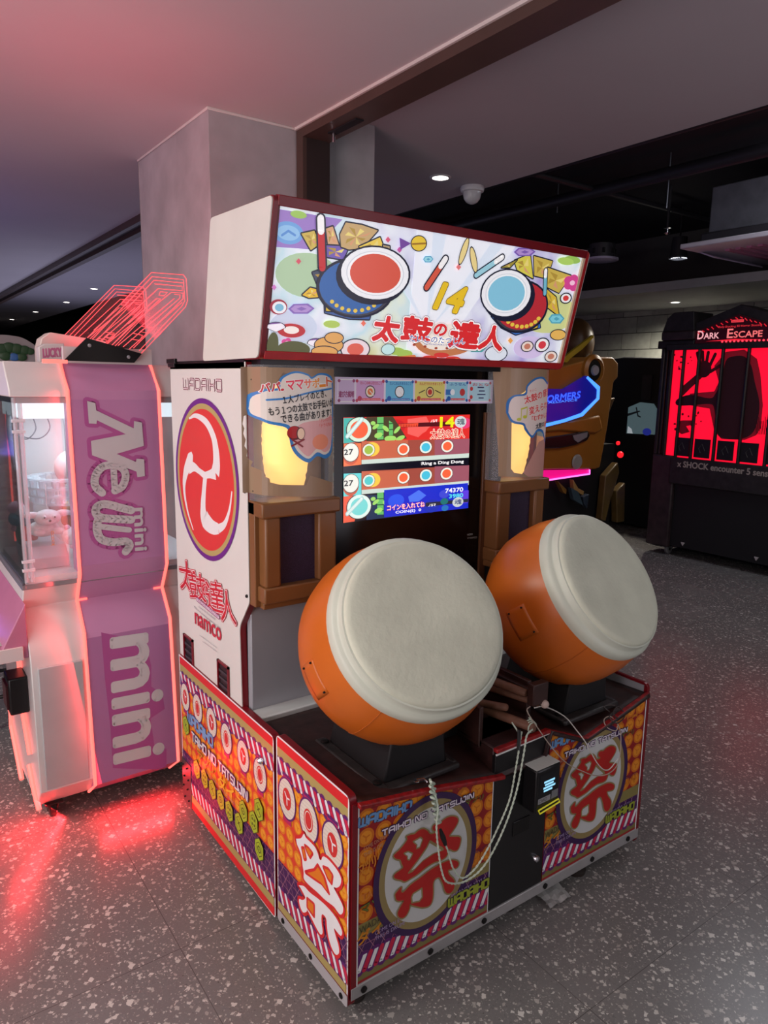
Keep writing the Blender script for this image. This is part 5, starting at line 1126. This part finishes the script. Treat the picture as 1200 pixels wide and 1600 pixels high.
# light fins on top
zf_ = lambda x, y: (80+x/5, 420+y/5)
finm = glassy('fin_acrylic', (250,220,225), .05, .05)
for yf in (1.327, 1.79):
    U = lambda p: on(zf_(*p), 1, 1.327)
    ol = [(275,545),(780,30),(1030,48),(1052,80),(1062,250),(1045,300),(700,662)]
    q = [(U(p).x, U(p).z) for p in ol]
    fo_ = MB().prism(q, 1, yf-.0025, yf+.0025, finm).build('fin', cm)
    Ls = [ol, [(320,550),(785,62),(1030,86),(1040,250),(1020,290),(685,640)], [(350,565),(800,90),(1028,112)], [(805,118),(1020,138),(1022,172),(832,156),(390,565)], [(850,180),(905,186),(878,212),(838,206),(850,180)],
          [(430,590),(935,185),(1028,190),(1026,235),(640,620)], [(480,590),(850,236),(820,232),(600,430)], [(960,200),(1005,204),(1000,232),(560,610)], [(960,232),(520,600)], [(1020,262),(610,625)],
          [(440,510),(500,515),(480,545),(430,540),(440,510)], [(700,450),(780,458),(740,500),(690,492),(730,462)], [(640,505),(710,520),(690,560),(620,550)]]
    for l_ in Ls: MB().tube([(U(p).x, yf-.004, U(p).z) for p in l_], .0012, ledthin, 5).build('light_line', fo_)
    br = [(90,718),(270,540),(700,664),(640,735)]
    q = [(U(p).x, U(p).z) for p in br]; b_ = MB().prism(q, 1, yf-.014, yf-.006, blackp).build('fin_bracket', cm, bevel=.001)
    for p in ((290,600),(595,690)): bolt_ = MB().lathe([(0,.006),(.003,.006),(.004,.003)], (U(p).x, yf-.014, U(p).z), (0,-1,0), M('alu_edge', (190,188,194), .3, .7), 12).build('bolt', b_)
MB().box(-.30,.0,1.34,1.36,1.645,1.70,cw).build('fin_base', cm)
# sign boxes on the top
o = root_mesh('sign_box', MB().prism([(-.345,1.648),(-.26,1.648),(-.26,1.716),(-.325,1.712),(-.345,1.70)], 1, 1.50, 1.55, cw), (-.30,1.525,1.648), bevel=.003); tag(o, 'small white box lettered LUCKY on top of the claw machine', 'sign')
a_ = Art((0,1.50,0), (1,0,0), (0,0,1), (0,-1,0)); a_.text('LUCKY', (-.332,1.664), (-.268,1.670), .030, (206,120,160), off=.05, shear=.2); p = a_.build('lettering', None); p.parent = o; p.data.transform(Matrix.Translation(-o.location))
o = root_mesh('stepped_sign_housing', MB().prism([(-.325,1.648),(-.06,1.648),(-.09,1.735),(-.285,1.758),(-.315,1.735),(-.325,1.700)], 1, 1.60, 1.69, M('cream_plastic', (206,196,188), .5)), (-.2,1.75,1.648), bevel=.004); tag(o, 'cream stepped sign housing behind the LUCKY box on the claw machine', 'sign')
o = root_mesh('pink_block', MB().box(-.255,-.205,1.50,1.55,1.648,1.690,M('pinkish_block', (240,170,170), .4)), (-.24,1.57,1.648), bevel=.003); tag(o, 'pale pink block beside the LUCKY box on the claw machine', 'sign')  # plain pink base colour, no emission
for loc, tgt, p_ in (((-.335,1.235,1.25),(-.42,1.30,1.25),1.2),((-.335,1.215,.45),(-.42,1.26,.40),1.4),((.02,1.20,1.1),(.12,1.12,1.1),1.0)): pass
area('led_strip_light', (-.335,1.215,.47), (-.46,1.26,.45), .03, .55, (255,60,60), 1.0)
area('led_strip_light', (-.335,1.26,1.25), (-.46,1.30,1.25), .03, .45, (255,60,60), .6)
area('led_under_light', (-.16,1.235,.09), (-.16,1.15,0), .26, 2.2, (255,40,46), .03)
area('led_under_light', (-.50,1.30,.12), (-.62,1.25,0), .05, 2.6, (255,44,50), .3)
area('led_front_light', (-.50,1.55,.45), (-.9,1.4,.0), .1, 2.5, (255,60,70), .5)
area('fin_light', (-.10,1.36,1.80), (.2,1.8,2.1), .3, 1.6, (255,60,80), .2)
area('fin_light', (-.16,1.50,1.95), (-.3,1.5,2.75), .35, 1.6, (255,64,96), .3)
# plush prizes
def fur(k, c): return M('plush_'+k, c, .95, noise=.12, ns=60, bump=.5, bs=240)
def cord(m_, p, top): m_.tube([p, (p[0], p[1], top)], .0012, M('thread', (226,226,226), .6), 5)
pw, ppk, ptl, pgr, prd, por, pbr = fur('white', (226,224,226)), fur('pink', (240,190,206)), fur('teal', (110,160,176)), fur('green', (84,130,90)), fur('red', (214,60,54)), fur('orange', (214,120,50)), fur('brown', (164,124,84))
t = thing('plush_puppy', 'white plush puppy with floppy ears lying under the clear ring tray', 'plush toy', (-.36,1.50,1.05), 'plush prizes in the claw machine')
c = Vector((-.362,1.455,1.100)); MB().ball(c, .040, pw, (1.15,.9,.72)).ball(c+Vector((.0,-.025,-.010)), .018, pw, (1.2,.8,.7)).build('head', t)
for s in (-1,1):
    MB().ball(c+Vector((s*.052,0,.012)), .018, pw, (1.5,.7,.7)).build('ear', t); MB().ball(c+Vector((s*.017,-.033,.006)), .008, wht).ball(c+Vector((s*.017,-.040,.006)), .0035, blackp).build('eye', t)
MB().ball(c+Vector((0,-.041,-.006)), .0045, blackp).build('nose', t)
MB().ball(c+Vector((-.01,.03,-.045)), .040, pw, (1.35,1,.75)).build('body', t)
for s in (-1,1): MB().ball(c+Vector((s*.032,-.005,-.052)), .016, pw, (1.3,1,.8)).build('paw', t)
m_ = MB(); cord(m_, (c.x, c.y, c.z+.02), 1.22); m_.build('cord', t)
def blob(name, lab, loc, parts, top=1.2):
    t = thing(name, lab, 'plush toy', loc, 'plush prizes in the claw machine'); L0 = Vector(loc)
    for nm, off, r, m_, sc in parts: MB().ball(L0+Vector(off), r, m_, sc).build(nm, t)
    q = MB(); cord(q, loc, top); q.build('cord', t); return t
blob('plush_doll', 'teal plush doll with pink hood at the left pane of the claw machine', (-.432,1.60,1.09), (('body',(0,0,-.01),.034,ptl,(1.1,1,1)),('hood',(-.008,0,.030),.030,ppk,(1,1,.8)),('head',(.004,-.012,.018),.024,pw,(1,1,1)),('foot',(-.02,-.01,-.045),.012,ppk,(1,1,1)),('foot',(.02,-.01,-.045),.012,ppk,(1,1,1)),('hand',(.035,-.01,.0),.010,pw,(1,1,1))))
blob('plush_doll', 'green and red plush doll hanging lowest behind the corner tubes', (-.405,1.575,1.035), (('body',(0,0,-.015),.030,prd,(1,.9,1.3)),('cape',(-.022,.012,-.01),.030,pgr,(.8,.7,1.6)),('head',(.0,0,.035),.022,M('plush_navy',(40,44,80),.9),(1,1,1)),('foot',(-.012,0,-.060),.013,prd,(1,1,1)),('foot',(.014,0,-.060),.013,prd,(1,1,1))))
blob('plush_bear', 'orange and brown plush bear next to the pink slab', (-.258,1.56,1.075), (('body',(.012,0,-.02),.040,por,(1,1,1.1)),('head',(-.006,-.005,.030),.032,pbr,(1,1,1)),('ear',(-.028,0,.056),.010,pbr,(1,1,1)),('ear',(.016,0,.058),.010,pbr,(1,1,1)),('arm',(-.030,-.02,-.006),.013,pbr,(1,1,1.6)),('muzzle',(-.010,-.034,.022),.012,pw,(1,.8,.8))))
blob('plush_hamster', 'fluffy white and pink plush hamster low beside the pink slab', (-.285,1.42,1.030), (('body',(0,0,0),.036,pw,(1.1,1,.95)),('ear',(-.02,0,.033),.010,ppk,(1,1,1)),('ear',(.02,0,.033),.010,ppk,(1,1,1)),('foot',(-.004,-.01,-.036),.012,ppk,(1.2,1,.8)),('nose',(-.008,-.034,.004),.005,ppk,(1,1,1)),('paw',(-.026,-.022,0),.010,pw,(1,1,1))))
blob('plush_disc', 'round grey plush cushion with a stitched face pattern under the ring tray', (-.300,1.56,1.125), (('body',(0,0,0),.034,fur('grey',(186,184,186)),(1,.4,1)),('rim',(0,.002,0),.038,fur('dgrey',(150,146,150)),(1,.3,1)),('patch',(.006,-.012,.004),.014,ppk,(1,.3,1))))
g = MB(); 
for k in range(5): g.tube([(-.352+.0*k+.004*cos(a*pi/4), 1.44, 1.045-.012*k+.006*sin(a*pi/4)) for a in range(8)], .0012, M('gold_ring', (214,176,80), .3, .9), 5, closed=True)
g.tube([(-.352+.018*cos(a*pi/8), 1.44, .982+.018*sin(a*pi/8)) for a in range(16)], .0018, M('gold_ring', (214,176,80), .3, .9), 6, closed=True)
o = root_mesh('key_ring', g, (-.352,1.44,.965)); tag(o, 'gold key ring chain hanging under the plush puppy', 'key ring')
pp = root_mesh('paper_sheet', MB().add([(-.70,1.30,.7010),(-.552,1.30,.7042),(-.545,1.50,.7045),(-.70,1.50,.7010)], [(0,1,2,3)], M('notice_paper', (236,234,226), .7)), (-.62,1.40,.70)); so = pp.modifiers.new('solid','SOLIDIFY'); so.thickness = .001; so.offset = 1
tag(pp, 'white paper sheet lying on the control shelf at the left edge', 'paper')

# ------------------------------------------------------------------ further left background
g_ = thing('leaf_sign', 'dark green leafy cut-out sign seen over the claw machine at left edge', 'sign', (-.25,3.6,1.0))
gm = M('sign_green', (36,66,40), .5, e=.15); MB().box(-.62,.05,3.60,3.63,1.0,1.52,blackp).build('cabinet_top', g_)
m_ = MB(); 
gx = on((0,570),1,3.6); gx2 = on((50,533),1,3.6)
MB().prism(round_poly([(gx.x-.25,gx.z-.2),(gx2.x,gx.z-.2),(gx2.x+.02,gx2.z-.03),(gx2.x-.06,gx2.z+.02),(gx.x+.03,gx2.z+.03),(gx.x-.25,gx2.z)], .03), 1, 3.57, 3.60, M('sign_white_edge', (150,150,150), .5)).build('backing', g_)
k = 0
for px, py, r, c in ((3,545,9,gm),(14,543,9,gm),(26,545,9,gm),(38,547,8,gm),(47,549,6,gm),(8,556,8,gm),(22,558,7,M('sign_blue',(60,110,170),.5)),(34,558,7,gm)):
    q = on((px,py),1,3.56); MB().ball(q, r*.0042, c, (1,.25,.8), 10).build('leaf', g_)
q = MB().box(-6, 6.4, 19.0, 19.2, 0, 1.4, M('far_counter', (40,36,40), .7)); o = root_mesh('far_counter', q, (0,19,0)); tag(o, 'dark far counter at the end of the hall', 'counter')
# neighbour cabinet whose dark edge shows at the left border
nb = thing('neighbour_stool', 'black round stool ring and legs at the left border behind the claw machine', 'stool', (-.62,2.6,0))
x = on((5,1060), 1, 2.35); nb.location = (x.x, x.y, 0)
MB().lathe([(0,.19),(.02,.20),(.05,.19),(.055,0)], (x.x,x.y,.42), (0,0,1), blackp, 28).build('seat', nb)
for k in range(3): MB().tube([(x.x+.14*cos(k*2.1),x.y+.14*sin(k*2.1),.42),(x.x+.19*cos(k*2.1),x.y+.19*sin(k*2.1),0)], .012, blackp, 8).build('leg', nb)
MB().tube([(x.x+.17*cos(a*pi/8),x.y+.17*sin(a*pi/8),.16) for a in range(16)], .009, blackp, 8, closed=True).build('foot_ring', nb)

# ================================================================== YELLOW SHOOTING MACHINE
YM = 3.3
ym = thing('yellow_shooting_machine', 'yellow moulded shooting arcade machine with blue lit sign behind the drum machine', 'arcade machine', (4.5, 3.7, 0))
yl = M('yellow_moulding', (158,100,34), .35, noise=.1, ns=3); yl2 = M('dark_yellow_moulding', (84,56,24), .4, noise=.15, ns=5)
zt = lambda x, y: (860+x/4.445, 500+y/4.445)
def TP(*p): return [(lambda q: (q.x, q.z))(on(zt(*a), 1, YM)) for a in p]
MB().prism(round_poly(TP((-260,330),(60,330),(200,292),(330,256),(435,258),(472,300),(470,400),(440,430),(415,610),(398,740),(372,880),(345,1025),(318,1036),(60,1036),(-260,1046)), .02), 1, YM, YM+.35, yl).build('face_shell', ym, bevel=.025)
q = TP((385,560),(480,540),(400,740),(380,735)); MB().prism(q, 1, YM+.05, YM+.3, yl2).build('side_fin', ym, bevel=.01)
MB().prism(TP((-260,600),(120,700),(330,660),(350,760),(300,790),(60,770),(-260,800)), 1, YM-.03, YM+.02, yl).build('brow', ym, bevel=.02)
lc = on(zt(300,350), 1, YM-.02); lp = MB().lathe([(0,.155),(.03,.150),(.05,.115),(.02,.105)], lc+Vector((0,.02,0)), (0,-1,0), yl, 32, cap=False).build('lamp_housing', ym)
MB().lathe([(0,.105),(.004,.10)], lc-Vector((0,.005,0)), (0,-1,0), M('black_gloss', (10,10,12), .15), 28).build('lamp_bezel', lp); MB().lathe([(0,.052),(.02,.045),(.026,0)], lc-Vector((0,.01,0)), (0,-1,0), M('milky_lens', (150,152,156), .3), 24).build('lens', lp)
MB().prism(TP((-260,470),(60,480),(215,388),(300,465),(282,545),(180,648),(60,695),(-260,720)), 1, YM-.055, YM-.03, M('sign_navy', (12,22,110), .2, e=.45, noise=.0, ec=(16,24,160))).build('sign_panel', ym)
bt = M('blue_led', (70,130,255), .4, e=1.5, noise=0, ec=(70,140,255))
for d_ in (0, 7, 14): MB().tube([Vector((p[0], YM-.06, p[1])) for p in TP((218+d_*.4,400-d_*.4),(292+d_,480-d_),(288+d_,545),(180+d_*.6,648+d_),(60,690+d_),(-100,730+d_))], .0065, bt, 6).build('led_tube', ym)
ts = Art((0,YM-.056,0), (1,0,0), (0,0,1), (0,-1,0), e=1.0, base=.002)
for off, c in ((.08,(20,50,200)),(.0,(60,110,250))): ts.text('TRANSFORMERS', zt(-265,610), zt(208,540), 11, c, off=off, px=True, shear=.15)
ts.text('HUMAN ALLIANCE', zt(-200,600), zt(185,562), 3.6, (70,130,250), off=.03, px=True); ts.build('lettering', ym)
MB().prism(TP((-100,820),(50,800),(240,768),(255,800),(235,835),(150,868),(50,888),(-100,890)), 1, YM-.04, YM-.02, blackp).build('mouth_slot', ym, bevel=.01)
MB().prism(TP((130,800),(232,778),(228,810),(165,848),(140,830)), 1, YM-.048, YM-.038, M('grey_lens', (130,130,134), .3)).build('slot_lens', ym)
lc = on(zt(185,985), 1, YM-.01); MB().lathe([(0,.075),(.015,.06),(.016,0)], lc, (0,-1,0), M('grey_knob', (150,146,140), .4), 24).build('round_badge', ym)
MB().prism(TP((-260,1050),(280,1040),(280,1068),(-260,1150)), 1, YM+.02, YM+.04, M('pink_led_panel', (240,20,140), .4, e=.75, noise=0, ec=(236,16,130))).build('pink_light_panel', ym)
MB().tube([Vector((p[0], YM+.01, p[1])) for p in TP((-260,1150),(278,1070),(278,1040))], .008, M('pink_led', (255,120,230), .4, e=1.6, noise=0), 6).build('led_tube', ym)
MB().prism(TP((105,292),(210,205),(345,102),(348,118),(270,200),(190,262),(165,292)), 1, YM+.08, YM+.11, M('yellow_horn', (176,150,40), .35)).build('horn', ym)
hc = on(zt(170,160), 1, YM+.6); MB().ball(hc, .26, yl2, (.75,.8,1)).build('head_dome', ym)
MB().box(4.45, 5.5, YM+.1, YM+.9, .03, 1.0, blackm).build('lower_body', ym)
MB().box(4.5, 5.6, YM+.3, YM+.9, .9, 1.85, blackm).build('rear_body', ym)
def TX(y, *p): return [(lambda q: (q.x, q.z))(on(zt(*a), 1, y)) for a in p]
for P4 in (((385,1085),(470,990),(480,1060),(420,1250),(385,1400),(355,1385)),((460,1190),(520,1130),(515,1400),(465,1408))): MB().prism(TX(YM, *P4), 1, YM, YM+.08, M('olive_moulding', (96,74,36), .4, noise=.2)).build('leg_panel', ym, bevel=.01)
for P4, c in ((((165,1110),(200,1170),(240,1190),(235,1220),(170,1180)),(190,150,90)), (((60,1120),(120,1180),(115,1210),(95,1195)),(150,110,50)), (((150,1165),(200,1190),(235,1290),(170,1250)),(70,90,100)), (((235,1230),(275,1210),(262,1310),(238,1270)),(60,70,84))): MB().prism(TX(YM, *P4), 1, YM+.01, YM+.06, M('shard_%d' % c[0], c, .3, .3)).build('armour_plate', ym, bevel=.004)
for p in ((470,855),(486,935)): 
    q = on(zt(*p), 1, YM+.2); o = None; MB().ball(q, .035 if p[1] > 900 else .022, M('red_lamp', (255,30,40), .3, e=1.2, noise=0), n=10).build('red_lamp', ym)

# ================================================================== DARK CABINET WITH A GREY SCREEN, BLUE STOOL
dc = thing('dark_cabinet', 'tall black arcade cabinet with a dim grey screen between yellow and horror machines', 'arcade machine', (6.4,3.6,0))
MB().prism([(3.30,.02),(4.35,.02),(4.35,1.86),(3.9,1.92),(3.30,1.90)], 0, 6.22, 6.9, M('near_black', (26,25,30), .5)).build('cabinet', dc, bevel=.01)
MB().prism([(3.412,1.075),(3.765,1.065),(3.765,1.36),(3.62,1.42),(3.46,1.41),(3.412,1.35)], 0, 6.19, 6.22, M('dim_screen', (90,108,116), .3, e=.42, noise=.0, ec=(96,118,124))).build('screen', dc)
a_ = Art((6.19,0,0), (0,-1,0), (0,0,1), (-1,0,0), e=.5)
a_.disc((-3.50,1.10), .055, (40,50,150), .04); a_.poly([(-3.755,1.07),(-3.68,1.07),(-3.70,1.12),(-3.75,1.15)], (190,200,206)); a_.poly([(-3.765,1.26),(-3.60,1.32),(-3.62,1.33),(-3.765,1.29)], (20,22,26)); a_.stroke([(-3.66,1.36),(-3.63,1.27),(-3.60,1.26)], .016, (20,22,26)); a_.build('screen_picture', dc)
MB().box(6.2,6.23,3.50,3.62,1.45,1.72,M('dim_poster', (52,50,58), .4)).build('poster', dc)
x = on((1000,787), 2, .38); x = Vector((5.90, 2.98, 0)); st = thing('blue_stool', 'round stool with dim blue padded seat before the grey screen', 'stool', (x.x,x.y,0))
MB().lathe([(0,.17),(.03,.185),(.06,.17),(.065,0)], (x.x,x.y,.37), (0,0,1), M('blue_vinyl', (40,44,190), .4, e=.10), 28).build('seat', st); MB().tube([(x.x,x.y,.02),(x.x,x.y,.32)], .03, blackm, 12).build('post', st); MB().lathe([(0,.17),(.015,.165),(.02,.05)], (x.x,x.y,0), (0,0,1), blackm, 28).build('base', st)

# ================================================================== HORROR SHOOTING MACHINE
XD = 5.3
hm_ = thing('horror_shooting_machine', 'black horror shooting cabinet with red backlit barred window at right edge', 'arcade machine', (5.9, 1.95, 0))
hb = M('aged_black_stone', (34,28,30), .55, noise=.5, ns=16, bump=.5, bs=22); hb2 = M('aged_brown_black', (48,34,36), .5, noise=.4, ns=14, bump=.4, bs=20)
Y0, Y1 = 1.36, 2.80
MB().box(XD+.02, XD+1.2, Y0, Y1-.06, .10, 2.0, M('matt_black_board', (13,12,14), .6)).build('cabinet', hm_)
MB().box(XD-.03, XD+.3, Y0, 2.60, .70, .95, hb).build('ledge', hm_, bevel=.01)
MB().box(XD-.02, XD+.25, 2.56, 2.80, .08, .96, hb2).build('pedestal', hm_, bevel=.015)
for k, (a, b2) in enumerate(((2.800,2.765),(2.760,2.735),(2.730,2.705))): MB().box(XD-.01+.01*k, XD+.2, b2, a, .96, 1.95, hb).build('pilaster', hm_, bevel=.008)
MB().box(XD-.02, XD+.3, 2.47, 2.84, 1.95, 2.02, hb).build('capital', hm_, bevel=.01); MB().box(XD-.05, XD+.3, 2.46, 2.79, 2.02, 2.10, hb2).build('capital', hm_, bevel=.012)
MB().prism(round_poly([(2.80,2.10),(2.48,2.10),(2.50,2.27),(2.70,2.27),(2.76,2.22)], .01), 0, XD-.02, XD+.3, hb).build('corner_tower', hm_, bevel=.012)
MB().prism([(2.50,2.10),(2.50,2.16),(2.08,2.30),(1.66,2.16),(1.36,2.10),(1.36,2.02),(2.50,2.02)], 0, XD+.0, XD+.25, hb).build('pediment', hm_, bevel=.006)
MB().prism([(2.46,1.985),(2.46,2.09),(2.08,2.215),(1.70,2.09),(1.36,2.0),(1.36,1.985)], 0, XD-.02, XD+.0, M('sign_black_red', (34,8,12), .3, e=.12, ec=(90,10,20))).build('sign_board', hm_)
MB().box(XD-.03, XD+.05, Y0, 2.74, 1.93, 1.985, hb).build('lintel', hm_, bevel=.006)
for k in range(22): MB().ball((XD-.03, 2.20-k*.036, 1.992), .009, M('red_bulb', (255,60,80), .4, e=1.4, noise=0), n=6).build('bulb', hm_)
HS = Art((XD-.0205,0,0), (0,-1,0), (0,0,1), (-1,0,0), e=.9, base=.002)
for off, c in ((.02,(240,170,176)),):
    HS.text('D', (-2.44,2.022), (-2.385,2.022), .070, c, off=off); HS.text('ARK', (-2.378,2.022), (-2.24,2.022), .050, c, off=off); HS.text('E', (-2.165,2.022), (-2.115,2.022), .075, (236,120,120), off=off); HS.text('SCAPE', (-2.105,2.022), (-1.86,2.022), .052, (236,110,110), off=off)
HS.text('Body-Shocking 3D Horror Shooting', (-2.25,2.105), (-1.87,2.105), .022, (230,50,60)); HS.rect(-2.14,-2.03,2.15,2.172,(230,60,70)); HS.text('NAMCO', (-2.13,2.155), (-2.04,2.155), .012, (60,10,14))
for k in range(26):
    a = 2.44-k*.042; zz = 2.085+(2.215-2.09)*(1-abs(a-2.08)/.38) if abs(a-2.08) < .38 else 2.09
    HS.stroke([(-a, zz-.012), (-a+.018, zz-.03+.01*random.random())], .008, (210,30,44))
HS.poly([(-2.36,2.0),(-2.1,2.012),(-1.86,2.0),(-2.0,1.996)], (230,30,50)); HS.build('lettering', hm_)
# red backlit window with a dark figure
MB().box(XD+.0, XD+.02, Y0, 2.70, .95, 1.93, M('red_light_panel', (255,14,50), .5, e=1.0, noise=0, ec=(250,10,46))).build('light_panel', hm_)
F_ = Art((XD,0,0), (0,-1,0), (0,0,1), (-1,0,0), e=0, base=.001, step=2e-4, rough=.6)
zd = lambda x, y: (1000+x/5.515, 470+y/5.515)
DR = (44,4,12); MR = (120,6,24); 
def FP(*p): return [zd(*a) for a in p]
F_.e = .5
F_.poly(FP((640,560),(740,440),(900,420),(1010,500),(1040,640),(1060,900),(1040,1100),(1000,1160),(900,1200),(700,1190),(640,1120),(600,930),(430,900),(430,800),(640,780),(680,700)), MR, px=True)
F_.e = .12
F_.poly(bl(FP((700,690),(740,520),(800,480),(900,480),(960,560),(990,700),(1030,880),(1010,1050),(960,1150),(860,1190),(700,1180),(660,1100),(640,930),(600,890),(450,900),(320,900),(320,850),(430,810),(600,840),(650,800),(700,690)), 4), DR, px=True)
F_.poly(FP((340,760),(480,640),(560,640),(430,760),(370,820)), (90,6,20), px=True)
F_.pdisc(zd(555,590), 11, 13, (60,4,14)); 
for a, b2 in (((520,560),(495,450)),((545,550),(540,440)),((570,555),(590,445)),((595,575),(650,460)),((610,610),(690,560))): F_.stroke(FP(a, b2), .030, (70,5,16), px=True)
F_.poly(FP((320,1040),(370,1030),(480,1030),(470,1065),(400,1080),(430,1130),(360,1150),(320,1120)), (140,8,28), px=True)
for k in range(30): F_.pdisc(zd(300+random.random()*230, 450+random.random()*180 if k % 2 else 950+random.random()*220), .6+random.random()*1.6, .6+random.random()*1.6, (110,6,22))
for x in range(1000,1100,14): F_.stroke(FP((x,1000+random.random()*40),(x+10,1150)), .006, (60,4,12), px=True)
F_.build('figure_silhouette', hm_)
for y in (2.68,2.56,2.41,2.19,1.96,1.73,1.50): MB().tube([(XD-.012,y,.95),(XD-.012,y,1.94)], .016, M('bar_black', (14,12,14), .4), 8).build('bar', hm_)
for y in (2.505,2.305,2.085,1.87,1.64,1.43):
    cdm = MB().box(XD-.012, XD-.004, y-.075, y+.075, .965, 1.135, M('card_black', (16,14,16), .5)).build('card', hm_)
    MB().tube([(XD-.013,y-.03,1.03),(XD-.013,y,1.09),(XD-.013,y+.03,1.05),(XD-.013,y+.01,1.01)], .003, M('card_mark', (70,66,66), .6), 5).build('mark', cdm)
gt = Art((XD-.03,0,0), (0,-1,0), (0,0,1), (-1,0,0), base=.001, e=.08)
gt.text('x SHOCK encounter 5 senses', (-2.52,.865), (-1.62,.865), .055, (150,136,130), off=.03); gt.build('lettering', hm_)
for p in ((1067,850),(1182,873)):
    q = on(p, 0, XD+.018); MB().prism([(q.y-.02,q.z+.015),(q.y+.02,q.z+.015),(q.y,q.z-.018)], 0, XD+.010, XD+.02, M('warning_tag', (190,180,180), .5)).build('warning_tag', hm_)
for y in (2.60,1.45):
    for x in (XD+.07,XD+1.0): 
        MB().lathe([(-.015,.045),(-.01,.05),(.01,.05),(.015,.045)], (x,y,.05), (0,1,0), M('grey_wheel', (110,108,108), .5), 24).lathe([(-.017,.015),(.017,.015)], (x,y,.05), (0,1,0), boltm, 12).build('wheel', hm_)
area('horror_window_light', (XD-.05,2.05,1.45), (XD-1.5,2.05,1.2), 1.1, .35, (255,24,50), .8)
